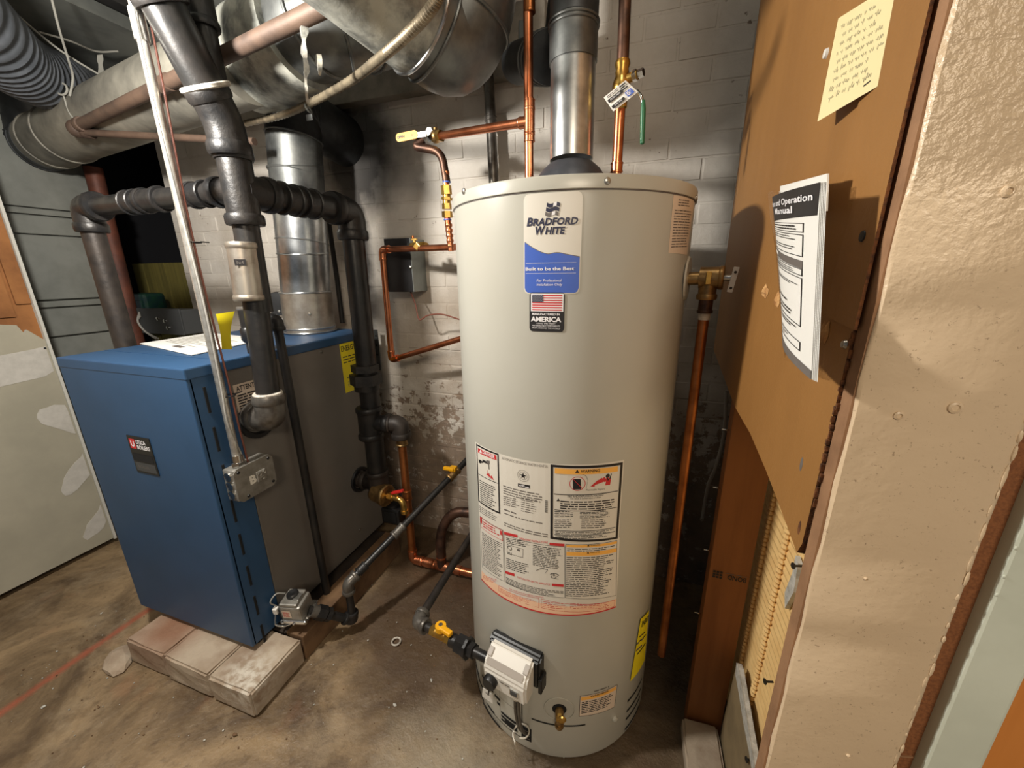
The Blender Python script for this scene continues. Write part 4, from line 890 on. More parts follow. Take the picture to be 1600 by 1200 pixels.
# yellow energy guide hanging at the right
q = ((0.2939, 0.4134), (0.3472, 0.4022), (0.3570, 0.2118), (0.2722, 0.2117))
mb = MB(); mb.patch(hm, q, yellow_tag, 0.004, 6, 4); eg = tag(mb.build('energy_label', heater), 'yellow energy label hanging at the right side')
mb = MB(); tline(mb, hm, (0.3020, 0.3813), (0.3505, 0.3681), 'ENERGY', 0.018, ink, 0.0046, 0.02); lq(mb, hm, (0.2953, 0.3600), (0.3457, 0.3451), (0.2935, 0.3281), 2, ink, 0.0046, 0.3); mb.patch(hm, ((0.2917, 0.2956), (0.3428, 0.2924), (0.3442, 0.2865), (0.2924, 0.2904)), ink, 0.0046, 3); lq(mb, hm, (0.2848, 0.3460), (0.3247, 0.3361), (0.2847, 0.3012), 2, ink_grey, 0.0046, 0.3); mb.build('energy_print', eg)

# ---- lower fittings
for r0, r1 in (((-0.3124, 0.0559), (-0.2440, 0.1030)), ((-0.2934, 0.0394), (-0.2082, 0.0889)), ((-0.3111, -0.0039), (-0.2077, 0.0343)), ((-0.2059, 0.1201), (-0.1440, 0.1336)), ((-0.2102, 0.0622), (-0.1815, 0.0697)), ((-0.2072, 0.0037), (-0.1184, 0.0198)), ((-0.1761, 0.0391), (-0.1416, 0.0453)), ((-0.1288, 0.1055), (-0.1188, 0.1009)), ((-0.0983, 0.0621), (-0.0578, 0.0628)), ((-0.1389, 0.1220), (-0.1157, 0.1231))):
    zz = (r0[1] + r1[1]) / 2; mb = MB(); mb.rect(hm, r0[0], zz - 0.0048, max(r1[0], r0[0] + 0.012), zz + 0.0048, slot_m, 0.0036 if r1[0] > -0.19 else 0.0008, 8); mb.build('louvre_slot', heater)
for r0, r1 in (((0.2507, 0.1330), (0.3090, 0.1297)), ((0.2544, 0.0954), (0.3194, 0.0887)), ((0.2521, 0.0647), (0.3206, 0.0565)), ((0.2532, 0.0253), (0.3150, 0.0155))):
    zz = (r0[1] + r1[1]) / 2; mb = MB(); k0 = math.radians(56) * HR; k1 = math.radians(74) * HR
    mb.rect(hm, k0, zz - 0.0045, k1, zz + 0.0045, slot_m, 0.0007, 8); mb.build('louvre_slot', heater)
# inner burner door and opening
mb = MB(); s0, s1 = math.radians(-52) * HR, math.radians(-9) * HR
strip(mb, hm, math.radians(-38) * HR, s1, lambda x: 0.185, lambda x: 0.040, jacket_m, 0.003, 16)
mb.rect(hm, math.radians(-38) * HR, 0.038, s1, 0.041, slot_m, 0.0031, 8); mb.rect(hm, s1, 0.04, s1 + 0.002, 0.185, slot_m, 0.0025); mb.rect(hm, math.radians(-24) * HR, 0.04, math.radians(-24) * HR + 0.001, 0.185, ink_grey, 0.0036); mb.rect(hm, math.radians(-30) * HR, 0.135, s1, 0.136, ink_grey, 0.0036, 8)
mb.build('burner_door', heater)
mb = MB()
for k in range(3): mb.rect(hm, math.radians(-23) * HR, 0.050 + k * 0.014, math.radians(-11.5) * HR, 0.059 + k * 0.014, slot_m, 0.0040, 4)
mb.rect(hm, math.radians(-10.5) * HR, 0.035, math.radians(-3) * HR, 0.085, slot_m, 0.0010, 4)
for k in range(3): mb.rect(hm, math.radians(-9.5) * HR, 0.042 + k * 0.014, math.radians(-4) * HR, 0.045 + k * 0.014, ink_grey, 0.0016, 3)
mb.build('air_opening', heater)
p0 = (-0.0160, 0.1515); p1 = (0.1780, 0.1581)
mb = MB(); strip(mb, hm, math.radians(-3) * HR, math.radians(27) * HR, lambda x: 0.128 + 0.0022 * math.cos(x / HR * 3 - 0.6), lambda x: 0.125, slot_m, 0.0008, 20); mb.build('jacket_seam', heater)
MB().lathe([(0.009, 0), (0.007, 0.006), (0, 0.008)], ha(46, 0.105), jacket_m, 14, axis=(math.sin(0.8), -math.cos(0.8), 0)).build('plug', heater)
# drain valve
dc_ = (0.0602, 0.1870); da = dc_[0] / HR; dn = V(math.sin(da), -math.cos(da), 0); dp0 = hm(dc_[0], dc_[1])
mb = MB(); mb.lathe([(0.019, 0.0), (0.017, 0.0012), (0.0, 0.0012)], dp0, slot_m, 24, axis=dn); mb.ring(dp0, dn, 0.040, 0.0012, jacket_m, 30, 6); dr = mb.build('drain_recess', heater)
mb = MB(); mb.cyl(dp0, dp0 + dn * 0.020, 0.011, brass_old, 16); mb.tube(fillet([dp0 + dn * 0.004, dp0 + dn * 0.022, dp0 + dn * 0.024 + V(0, 0, -0.024)], 0.012), 0.0095, brass_old, 16); band(mb, dp0 + dn * 0.024 + V(0, 0, -0.021), V(0, 0, 1), 0.0118, 0.010, brass_old); mb.hexnut(dp0 + dn * 0.018 + V(0, 0, 0.004), dp0 + dn * 0.030 + V(0, 0, 0.004), 0.009, brass)
mb.lathe([(0.010, 0), (0.0115, 0.003), (0.009, 0.006), (0, 0.006)], dp0 + dn * 0.026 + V(0.006, 0, 0.008), brass, 16, axis=dn); tag(mb.build('drain_valve', dr), 'brass drain valve')

# gas control: black back, pale front with knob, window, tag
ga = math.radians(-11.5); gn = V(math.sin(ga), -math.cos(ga), 0); gr = V(math.cos(ga), math.sin(ga), 0); up = V(0, 0, 1)
G0 = V(HX, HY, 0) + gn * HR + up * 0.330
gx = lambda a, b, c: G0 + gr * a + gn * b * 0.74 + up * c * 0.84
def gprism(pts, a0, a1, m):   # side profile (out, up) extruded along the width
    return MB().prism([gx(a0, o_, u_) for o_, u_ in pts], gr * (a1 - a0), m)
def bevelled(mb, name, parent, off=0.004):
    o = mb.build(name, parent); bm = bmesh.new(); bm.from_mesh(o.data); bmesh.ops.remove_doubles(bm, verts=bm.verts, dist=1e-5); bmesh.ops.recalc_face_normals(bm, faces=bm.faces)
    bmesh.ops.bevel(bm, geom=bm.edges[:], offset=off, segments=2, affect='EDGES'); bm.to_mesh(o.data); bm.free(); return o
ctl = bevelled(gprism([(-0.01, -0.052), (0.034, -0.052), (0.034, 0.052), (0.016, 0.060), (-0.01, 0.060)], -0.072, 0.076, black_m), 'gas_control', heater, 0.005); tag(ctl, 'pale gas control box on a black base')
bevelled(gprism([(0.030, -0.066), (0.094, -0.066), (0.098, 0.0), (0.086, 0.024), (0.036, 0.054), (0.030, 0.054)], -0.062, 0.062, white_plastic), 'front_cover', ctl, 0.006)
mb = MB(); vs_ = [gx(-0.054, 0.0905, 0.0175), gx(0.050, 0.0905, 0.0175), gx(0.050, 0.0755, 0.0318), gx(-0.054, 0.0755, 0.0318)]
mb.add([p + (up * 0.6 + gn).normalized() * 0.0016 for p in vs_], [(0, 1, 2, 3)], grey_plastic); mb.build('recess_strip', ctl)
for a in (-0.052, 0.052): MB().box(gx(a, 0.062, 0.040), (0.014, 0.022, 0.006), grey_plastic, rot=Matrix.Rotation(ga, 3, 'Z') @ Matrix.Rotation(0.55, 3, 'X'), bev=0.002).build('clip', ctl)
MB().lathe([(0.019, 0), (0.019, 0.012), (0.016, 0.017), (0, 0.017)], gx(-0.036, 0.096, -0.030), black_m, 24, axis=gn).build('knob', ctl)
mb = MB(); Rg = Matrix.Rotation(ga, 3, 'Z')
mb.box(gx(0.030, 0.098, -0.030), (0.026, 0.004, 0.020), chrome, rot=Rg, bev=0.0015); mb.box(gx(0.030, 0.1005, -0.030), (0.018, 0.002, 0.013), dark_box, rot=Rg); mb.build('display_window', ctl)
mpg = frameof(gx(0, 0.0985, 0), gr, up)
MB().lines(mpg, -0.01, 0.02, -0.010, -0.014, 1, ink_grey, 0.001, 0.8, ragged=0.0).build('lettering', ctl)
MB().box(gx(0.080, 0.02, -0.03), (0.010, 0.03, 0.046), black_m, rot=Rg, bev=0.003).build('side_connector', ctl)
mb = MB(); mb.tube(spline([gx(-0.038, 0.104, -0.047), gx(-0.039, 0.109, -0.066), gx(-0.044, 0.104, -0.090)], 4), 0.0022, black_m, 8)
ta = [gx(-0.066, 0.094, -0.088), gx(-0.030, 0.102, -0.080), gx(-0.036, 0.094, -0.132), gx(-0.073, 0.086, -0.140)]
mb.prism(ta, gn * 0.0008, paper_m); mb.add([p + gn * 0.0012 for p in (ta[0].lerp(ta[2], 0.25), ta[1].lerp(ta[3], 0.25), ta[1].lerp(ta[3], 0.35), ta[0].lerp(ta[2], 0.35))], [(0, 1, 2, 3)], ink_grey); tg = mb.build('hang_tag', ctl)
mb = MB(); c0 = gx(0.026, 0.070, -0.066); mb.cyl(c0, c0 + V(0, 0, -0.012), 0.011, chrome, 14)
for dx in (-0.005, 0.005): mb.tube(spline([c0 + gr * dx, c0 + gr * dx + up * -0.08 + gn * -0.004, c0 + gr * (dx * 0.8) + up * -0.15 + gn * -0.020, c0 + gr * dx * 0.5 + up * -0.205 + gn * -0.046], 6), 0.0042, iron_grey, 10)
tag(mb.build('burner_tubes', ctl), 'steel pilot and burner tubes')
mb = MB(); cc = c0 + up * -0.160 + gn * -0.022
mb.tube(spline([cc + gr * (0.022 * math.cos(t * PI / 5)) + gn * (0.022 * math.sin(t * PI / 5)) + up * (0.003 * t) for t in range(-7, 3)], 5), 0.002, label_m, 8); mb.tube([cc + gr * -0.016 + gn * 0.012, cc + gr * -0.014 + gn * 0.01 + up * -0.05], 0.0022, label_m, 8); mb.build('wire_loop', ctl)

# relief valve on the right side, with the copper drop
tz = 1.285; ta_ = math.radians(78.5); tn = V(math.sin(ta_), -math.cos(ta_), 0)
MB().lathe([(0.048, 0.0), (0.046, 0.004), (0.030, 0.005), (0, 0.005)], ha(80, 1.285), jacket_m, 28, axis=tn).build('insulation_ring', heater)
tv = thing('relief_valve', 'brass relief valve with a pale lever at the right of the water heater', 'valve', tuple(ha(78.5, tz, 0.03) - V(0, 0, 0.06)))
c = ha(78.5, tz + 0.002, 0.045)
mb = MB(); mb.cyl(ha(78.5, tz, 0.002), c, 0.014, brass_old, 18); mb.cyl(c - tn * 0.018, c + tn * 0.026, 0.023, brass_old, 22); band(mb, c + tn * 0.024, tn, 0.025, 0.010, brass_old); mb.cyl(c, c + V(0, 0, -0.040), 0.018, brass_old, 18); band(mb, c + V(0, 0, -0.040), (0, 0, 1), 0.021, 0.012, brass_old)
mb.box(c + V(-0.004, -0.024, 0.0), (0.010, 0.004, 0.026), brass, bev=0.001); mb.build('valve_body', tv)
mb = MB(); mb.cyl(c + tn * 0.026, c + tn * 0.042, 0.006, galv, 12); lv = c + tn * 0.046
mb.box(lv + V(0, -0.002, -0.004), (0.011, 0.004, 0.052), white_plastic, rot=Matrix.Rotation(0.14, 3, 'Y'), bev=0.0015)
for dz in (0.014, -0.018): mb.lathe([(0.0028, 0), (0.0028, 0.001), (0, 0.001)], lv + V(0.14 * dz, -0.0042, dz - 0.003), black_m, 10, axis=(0, -1, 0))
mb.build('lever', tv)
pt = c + V(0, 0, -0.045)
dpt = thing('drop_pipe', 'long bright copper discharge pipe beside the water heater, right', 'pipe', (pt.x, pt.y, 0.20))
coupling('adapter', pt + V(0, 0, -0.012), (0, 0, 1), 0.0145, 0.03, copper_old, dpt)
bt = V(0.111, 0.972, 0.222)
MB().cyl(pt, V(pt.x - 0.002, pt.y + 0.004, 0.225), 0.0112, copper_dull, 20).build('pipe', dpt)
MB().cyl(pt + V(0, 0, -0.028), pt + V(0, 0, -0.045), 0.0122, seal, 20).build('tape_wrap', dpt)

# ================================================================== BLACK STEAM PIPING
R3, R25, RU = 0.0325, 0.0280, 0.0435
T0 = V(-1.052, 0.862, 1.515)                    # tee centre above the riser
st = thing('steam_riser', 'heavy black iron riser from the boiler side up past the silver coupling', 'pipe', (-1.052, 0.84, 0.88))
lowc = V(-1.058, 0.832, 0.880)
elbow('elbow', (-1.14, 0.832, 0.880), lowc, T0, 0.0420, iron_grey, st, 0.062, 1.10)
pipe((-1.15, 0.832, 0.880), (-1.10, 0.832, 0.880), R3, iron, st, 'nipple')
pipe(lowc, V(-1.055, 0.850, 1.25), R3, iron, st)
band_ = MB(); band(band_, V(-1.058, 0.8345, 0.957), (0, 0, 1), 0.0400, 0.012, seal, 24); band_.build('thread_sealant', st)
ca = V(-1.055, 0.840, 1.380); cb_ = V(-1.055, 0.833, 1.242)
mb = MB(); mb.cyl(cb_, ca, 0.0370, galv_warm, 28); band(mb, ca, (0, 0, 1), 0.0395, 0.018, galv_warm, 28); band(mb, cb_, (0, 0, 1), 0.0395, 0.016, galv_warm, 28)
cpl = tag(mb.build('coupling', st), 'silver steel coupling'); cm = ca.lerp(cb_, 0.32)
ln = math.atan2(-cm.x, cm.y); dn_ = V(-cm.x, -cm.y, 0).normalized()
mp = frameof(cm + dn_ * 0.0376, V(-dn_.y, dn_.x, 0), (0, 0, 1))
lbl = MB(); lbl.rect(mp, -0.022, -0.008, 0.004, 0.008, ink, 0.0004); lbl.text(mp, '3x4', -0.019, -0.0045, 0.009, ink_grey, 0.0008); lbl.build('sticker', cpl)
pipe(V(-1.053, 0.858, 1.20), T0, R3, iron, st)
X4 = V(-1.052, 0.862, 1.522)
mb = MB(); mb.cyl(X4 + V(0, 0, -0.075), X4 + V(0, 0, 0.085), 0.0405, iron_fit, 26)
for dz, rr_ in ((-0.075, 0.0480), (0.085, 0.0475)): band(mb, X4 + V(0, 0, dz), (0, 0, 1), rr_, 0.028, iron_fit, 26)
mb.cyl(X4, X4 + V(0, 0.085, 0), 0.043, iron_fit, 26); band(mb, X4 + V(0, 0.085, 0), (0, 1, 0), 0.049, 0.028, iron_fit, 26)
mb.cyl(X4, X4 + V(-0.08, 0.004, 0), 0.034, iron_fit, 26); band(mb, X4 + V(-0.08, 0.004, 0), (1, 0, 0), 0.040, 0.024, iron_fit, 26); mb.build('cross_fitting', st)
E1 = V(-1.050, 0.852, 1.665); E2 = V(-1.050, 0.833, 1.701); E3 = V(-1.050, 0.745, 1.888)
pipe(X4 + V(0, 0, 0.06), E1, R3, iron, st)
dE = (E3 - E2).normalized()
elbow('elbow', T0, E1 + V(0, 0, 0.012), E3, 0.0455, iron_fit, st, 0.060, 1.12)
E4 = E1 + V(0, 0, 0.012)
E3 = E4 + dE * 0.72
pipe(E4, E3, RU, iron, st)
bb = MB(); band(bb, E4 + dE * 0.072, dE, 0.0560, 0.012, seal, 24); bb.build('thread_sealant', st)
cpu = E4 + dE * 0.235
bb = MB(); band(bb, cpu - dE * 0.008, dE, 0.0535, 0.006, chrome, 24); bb.build('thread_ring', st)
coupling('coupling', cpu + dE * 0.06, dE, 0.0525, 0.13, iron_fit, st, 1.06)
tag(bpy.data.objects['coupling'], None)

# branch header to the left and its drop behind the boiler
LX = V(-1.775, 0.888, 1.522); L0 = X4 + V(-0.08, 0.004, 0)
hl = thing('steam_header', 'black iron steam header running left to an elbow and a drop behind the boiler', 'pipe', (-1.45, 0.88, 1.48))
pipe(L0, LX, R25, iron_rust if False else iron, hl)
for p, w_ in ((V(-1.208, 0.868, 1.489), 0.05), (V(-1.421, 0.875, 1.502), 0.075), (V(-1.516, 0.880, 1.508), 0.04)):
    coupling('coupling', (p.x, 0.862 + (p.x + 1.052) / (-0.723) * 0.026, 1.522), (1, -0.03, 0), R25 * 1.14, w_, iron_fit, hl, 1.14)
elbow('elbow', L0, LX, LX + V(0, 0, -0.6), 0.0400, iron_fit, hl, 0.062, 1.12)
pipe(LX, LX + V(-0.004, 0.0, -0.86), 0.031, iron_rust, hl, 'drop_pipe')

# branch header to the back, elbow, drop with union, return tee
RX = V(-1.046, 1.285, 1.522); H0 = X4 + V(0, 0.085, 0)
hr = thing('equaliser_pipe', 'black iron header and drop pipe with union at the right rear of the boiler', 'pipe', (-1.04, 1.27, 0.40))
pipe(H0, RX, 0.0375, iron, hr)
for f in (0.20, 0.42): coupling('coupling', H0.lerp(RX, f), (0, 1, 0), 0.043, 0.045, iron_fit, hr, 1.10)
lowr = V(-1.046, 1.262, 0.420)
elbow('elbow', H0, RX, lowr, 0.049, iron_fit, hr, 0.082, 1.12)
pipe(RX, lowr, 0.0395, iron, hr, 'drop_pipe')
un = V(-1.046, 1.261, 0.892)
mb = MB(); dvn = (RX - lowr).normalized(); mb.hexnut(un - dvn * 0.02, un + dvn * 0.022, 0.063, iron_fit); mb.hexnut(un + dvn * 0.032, un + dvn * 0.060, 0.054, iron_fit); mb.cyl(un - dvn * 0.045, un - dvn * 0.02, 0.049, iron_fit); mb.build('union', hr)
tc = V(-1.046, 1.253, 0.706)
tee('tee', tc, dvn, (1, 0.15, 0), 0.046, 0.115, iron_fit, hr, 1.12, 0.075, 0.034)
tee('tee', lowr, dvn, (-1, 0, 0), 0.044, 0.10, iron_rust, hr, 1.12, 0.07, 0.036)
pipe(lowr, lowr + V(-0.10, 0, 0), 0.036, iron_rust, hr, 'boiler_nipple')
# return line: iron elbow then copper down to the floor and along behind the heater
rc = V(-0.922, 1.285, 0.703); rb = V(-0.922, 1.285, 0.016); rb = V(rc.x, rb.y, 0.032); re_ = V(-0.55, 1.285, 0.032)
rl = thing('return_line', 'copper return line dropping to the floor behind the gas pipe', 'pipe', (rc.x, 1.285, 0.01))
pipe(tc + V(0.07, 0.01, 0), rc, 0.0300, iron_rust, rl, 'nipple'); elbow('iron_elbow', tc, rc, rb, 0.036, iron_rust, rl, 0.050, 1.15)
pipe(rc + V(0, 0, -0.04), rb, 0.0175, copper_dull, rl); coupling('adapter', rc + V(0, 0, -0.075), (0, 0, 1), 0.0225, 0.035, brass_old, rl)
coupling('coupling', V(rb.x, 1.285, 0.37), (0, 0, 1), 0.0205, 0.04, copper_dull, rl, 1.06)
elbow('elbow', rc, rb, re_, 0.0205, copper, rl, 0.045, 1.06); pipe(rb, re_, 0.0175, copper, rl)
for x in (0.075, 0.10, 0.23): coupling('coupling', rb + V(x, 0, 0), (1, 0, 0), 0.0205, 0.022, copper, rl, 1.05)
tp = V(V(-0.773, 1.285, 0.061).x, 1.285, 0.032)
tee('tee', tp, (1, 0, 0), (0, 0, 1), 0.0210, 0.075, copper, rl, 1.06, 0.05)
u_ = [tp, tp + V(0.0, 0, 0.10), tp + V(0.004, 0.01, 0.19), tp + V(0.055, 0.03, 0.275), tp + V(0.22, 0.04, 0.29)]
MB().tube(fillet(u_, 0.07), 0.0215, copper_old, 18).build('branch_pipe', rl)
# boiler drain cock with red handle, and the black pump head behind it
d0 = V(-1.030, 1.237, 0.384); d1 = V(-0.930, 1.245, 0.376)
bd = thing('boiler_drain', 'brass boiler drain cock with a red lever at the foot of the equaliser', 'valve', tuple(d1 - V(0, 0, 0.06)))
mb = MB(); mb.cyl(lowr + V(0, -0.02, -0.03), lowr + V(0.055, -0.03, -0.035), 0.044, brass_old, 24); band(mb, lowr + V(0.055, -0.03, -0.035), (1, -0.1, 0), 0.048, 0.02, brass_old, 24); mb.build('reducing_bush', bd)
p0 = lowr + V(0.06, -0.03, -0.035); p1 = p0 + V(0.085, -0.01, 0.0)
mb = MB(); mb.tube(fillet([p0, p1, p1 + V(0.004, 0, -0.06)], 0.03), 0.0125, brass, 16); mb.hexnut(p0 + V(0.012, 0, 0), p0 + V(0.034, -0.003, 0), 0.019, brass); band(mb, p1 + V(0.004, 0, -0.055), (0, 0, 1), 0.016, 0.016, brass); mb.cyl(p0 + V(0.055, -0.006, 0), p0 + V(0.055, -0.006, 0.026), 0.008, brass); mb.build('tap_body', bd)
MB().box(p0 + V(0.062, -0.008, 0.034), (0.06, 0.016, 0.010), red_m, rot=Matrix.Rotation(-0.35, 3, 'Y'), bev=0.003).build('lever', bd)
pc = V(-0.980, 1.260, 0.280)
tag(MB().box(pc, (0.09, 0.06, 0.075), black_m, bev=0.008).cyl(pc + V(0, 0, 0.036), pc + V(0, 0, 0.05), 0.026, black_m).box(pc + V(0.0, -0.031, 0.0), (0.06, 0.004, 0.05), slot_m, bev=0.001).build('black_control_box'), 'small black box hanging under the red-handled drain cock', 'control box')

# ================================================================== FLUE OF THE BOILER
fx, fy, fr = -1.345, 1.312, 0.094
fb = V(fx, fy, ZT)
fl_ = thing('boiler_flue', 'galvanised boiler flue rising from the blue lid into a sooty elbow', 'flue', tuple(fb))
q1 = V(fx + 0.008, fy, 1.232)
def seam(mb, c, d, r, m): mb.ring(c, d, r, 0.0032, m, 40, 8)
mb = MB(); mb.cyl(fb, q1, fr + 0.004, galv_warm, 48); seam(mb, q1, (0, 0, 1), fr + 0.004, galv); seam(mb, fb + V(0, 0, 0.022), (0, 0, 1), fr + 0.005, galv); seam(mb, fb + V(0, 0, 0.006), (0, 0, 1), fr + 0.007, galv)
cl_ = tag(mb.build('flue_collar', fl_), 'warm grey collar of the flue')
q2 = V(fx + 0.04, fy, 1.572)
mb = MB(); mb.tube([q1, V(fx + 0.02, fy, 1.34), q2], fr, galv, 48)
mb.ring((fx + 0.024, fy, 1.385), (0.05, -0.08, 1), fr + 0.001, 0.003, galv, 44, 8); mb.ring((fx + 0.028, fy, 1.428), (0.05, 0.10, 1), fr + 0.001, 0.003, galv, 44, 8); seam(mb, (fx + 0.036, fy, 1.535), (0.09, 0, 1), fr + 0.001, galv)
mb.build('flue_section', fl_)
q3 = V(fx + 0.058, fy + 0.005, 1.790)
mb = MB(); mb.tube([q2, V(fx + 0.05, fy, 1.67), q3], fr, galv_dull, 48); mb.ring((fx + 0.046, fy, 1.668), (0.1, 0.15, 1), fr + 0.001, 0.003, galv_dull, 44, 8); mb.ring((fx + 0.05, fy, 1.697), (0.05, -0.2, 1), fr + 0.001, 0.0028, galv_dull, 44, 8); seam(mb, q3, (0.1, 0.1, 1), fr + 0.001, galv_dull)
mb.build('upper_section', fl_)
mb = MB(); pth = fillet([q3, V(fx + 0.065, fy + 0.015, 1.885), V(fx + 0.10, 1.60, 1.83)], 0.12, 10); mb.tube(pth, fr + 0.001, galv_dark, 40)
for k in (4, 7, 10): mb.ring(pth[k], pth[k + 1] - pth[k - 1], fr + 0.0015, 0.003, galv_dark, 40, 6)
tag(mb.build('flue_elbow', fl_), 'sooty elbow of the flue')
MB().lathe([(0.006, 0), (0.005, 0.004), (0, 0.005)], (fx + 0.075, fy - 0.066, 1.15), screw_m, 10, axis=(0.75, -0.66, 0)).build('screw', fl_)
MB().lathe([(0.006, 0), (0.005, 0.004), (0, 0.005)], (fx - 0.040, fy - 0.094, 1.085), screw_m, 10, axis=(-0.4, -0.9, 0)).build('screw', fl_)
# vent damper motor: black disc on a bracket beside the flue
m0 = V(-1.445, 1.270, 1.187); dmp = thing('damper_motor', 'round black damper motor on a bracket left of the boiler flue', 'motor', tuple(m0 - V(0, 0, 0.05)))
mdir = V(0.45, -0.85, 0.0).normalized()
mb = MB(); mb.lathe([(0, -0.022), (0.044, -0.022), (0.048, -0.014), (0.048, 0.014), (0.044, 0.022), (0.018, 0.024), (0, 0.024)], m0, black_m, 28, axis=mdir); mb.build('motor_housing', dmp)
for k in range(3): a = k * 2.09 + 0.6; MB().lathe([(0.006, 0), (0.005, 0.004), (0, 0.005)], m0 + mdir * 0.022 + V(0.85, 0.45, 0) * 0.03 * math.cos(a) + V(0, 0, 0.03 * math.sin(a)), screw_m, 10, axis=mdir).build('screw', dmp)
MB().box(m0 + V(0.040, 0.03, 0.052), (0.07, 0.012, 0.012), galv, rot=Matrix.Rotation(0.5, 3, 'Y'), bev=0.002).box(m0 + V(0.03, 0.02, -0.066), (0.10, 0.03, 0.016), white_plastic, bev=0.003).box(m0 + V(0.03, 0.02, -0.09), (0.02, 0.02, 0.05), galv, bev=0.002).build('bracket', dmp)
# black line down the wall beside the flue, shaped as a tube
tag(MB().tube(spline([V(-1.362, 1.520, 1.556), V(-1.360, 1.520, 1.422), V(-1.357, 1.520, 1.268), V(-1.341, 1.500, 1.079)], 6), 0.011, black_line_m, 10).build('black_line'), 'thick black line down the wall right of the boiler flue', 'cable')

# ================================================================== DUCTS AND CEILING RUNS
DR = 0.108; a0 = V(-2.663, 1.263, 1.900); a1 = V(-1.253, 1.054, 1.900)
ddir = (a1 - a0).normalized()
dk = thing('round_duct', 'dusty round duct crossing under the ceiling from far left', 'duct', tuple((a0 + a1) / 2 - V(0, 0, DR)))
pA = a0 - ddir * 0.02
mb = MB(); mb.tube([pA, a1 + ddir * 0.1], DR, duct_skin, 48); mb.build('duct_pipe', dk)
mb = MB(); pl = fillet([pA, pA - ddir * 0.06, pA - ddir * 0.05 + V(0.03, 0.02, 0.28)], 0.06, 8); mb.tube(pl, DR + 0.002, galv_dark, 40)
for k in (2, 5, 8): mb.ring(pl[k], pl[k + 1] - pl[k - 1], DR + 0.003, 0.004, galv_dark, 40, 6)
tag(mb.build('rear_elbow', dk), 'dark sooty elbow at the far end of the duct')
mb = MB()
for f in (0.03, 0.16): mb.ring(a0.lerp(a1, f), ddir, DR + 0.001, 0.005, duct_skin, 44, 8)
tag(mb.build('seam_rings', dk), None, kind='stuff')
w0 = V(-1.205, 1.113, 1.930); w1 = V(-0.913, 1.033, 1.930)
mb = MB(); ww = [(0.0, 0.120), (0.0, 0.148), (0.012, 0.158), (0.12, 0.160), (0.2, 0.157)]
L_ = (w1 - w0).length; wd = (w1 - w0).normalized()
mb.lathe([(0.10, 0.0), (0.120, 0.002), (0.131, 0.014), (0.133, 0.08), (0.130, 0.12), (0.134, 0.17), (0.132, L_ + 0.02), (0.10, L_ + 0.02)], w0 - wd * 0.02, duct_wrap, 48, axis=wd)
tag(mb.build('foil_wrap', dk), 'grey foil-wrapped length of duct')
# gored elbow after the wrap
pe = fillet([w1, w1 + wd * 0.10, w1 + wd * 0.12 + V(0.06, 0.16, 0.06), w1 + wd * 0.12 + V(0.06, 0.22, 0.30)], 0.11, 6)
mb = MB(); mb.tube(pe, 0.116, galv_dull, 40)
for k in range(2, len(pe) - 2, 3): mb.ring(pe[k], pe[k + 1] - pe[k - 1], 0.117, 0.0045, galv_dull, 44, 8)
tag(mb.build('gored_elbow', dk), 'galvanised gored elbow')
# torn foil tape hanging from the wrap
t0 = V(-0.752, 0.840, 1.822); t1 = V(-0.758, 0.840, 1.755); t2 = V(-0.767, 0.840, 1.682)
mb = MB(); vs = []; N = 12
for k in range(N + 1):
    f = k / N; p = t0.lerp(t2, f); wv = 0.010 * (1 - 0.75 * f) + 0.0025 * math.sin(k * 2.1); vs += [p + V(-wv, 0.003 * math.sin(k * 1.3), 0), p + V(0, -0.006, 0), p + V(wv, 0.004 * math.cos(k), 0)]
mb.add(vs, [(3 * k + i, 3 * k + i + 1, 3 * k + i + 4, 3 * k + i + 3) for k in range(N) for i in range(2)], foil, True)
tag(mb.build('foil_tape'), 'long torn strip of foil tape dangling from the duct wrap', 'tape')
t0 = V(-0.739, 0.860, 1.778); t2 = V(-0.741, 0.860, 1.738); mb = MB(); vs = []
for k in range(6):
    f = k / 5; p = t0.lerp(t2, f); wv = 0.007 * (1 - f) * (0.5 + f) * 2 + 0.0006; vs += [p + V(-wv, 0, 0), p + V(0, -0.004, 0), p + V(wv, 0.002, 0)]
mb.add(vs, [(3 * k + i, 3 * k + i + 1, 3 * k + i + 4, 3 * k + i + 3) for k in range(5) for i in range(2)], foil, True)
tag(mb.build('foil_tape'), 'short pointed scrap of foil tape beside the long strip', 'tape')
# second duct with a big gored elbow turning up by the heater
b0 = V(-0.567, 0.880, 1.878); b1 = V(-0.531, 0.970, 1.854); b2 = V(-0.491, 1.030, 1.837); b3 = V(-0.454, 1.050, 1.898); b4 = V(-0.439, 1.060, 2.021)
ed = thing('elbow_duct', 'large galvanised elbow duct bulging under the ceiling left of the heater vent', 'duct', tuple(b2 - V(0, 0, 0.14)))
b5 = V(b4.x, b4.y + 0.02, 2.32); b00 = b0 + (b0 - b1) * 3; pt_ = spline([b00, b0, b1, b2, b3, b4, b5], 6)
mb = MB(); mb.tube(pt_, 0.108, galv_dull, 44)
for k in (14, 23): mb.ring(pt_[k], pt_[k + 1] - pt_[k - 1], 0.109, 0.0042, galv_dull, 44, 8)
mb.build('elbow', ed)
mb = MB(); mb.tube([pt_[0], pt_[6], pt_[11]], 0.112, duct_wrap, 40); mb.ring(pt_[11], pt_[12] - pt_[10], 0.112, 0.0045, galv, 44, 8); mb.build('straight_section', ed)
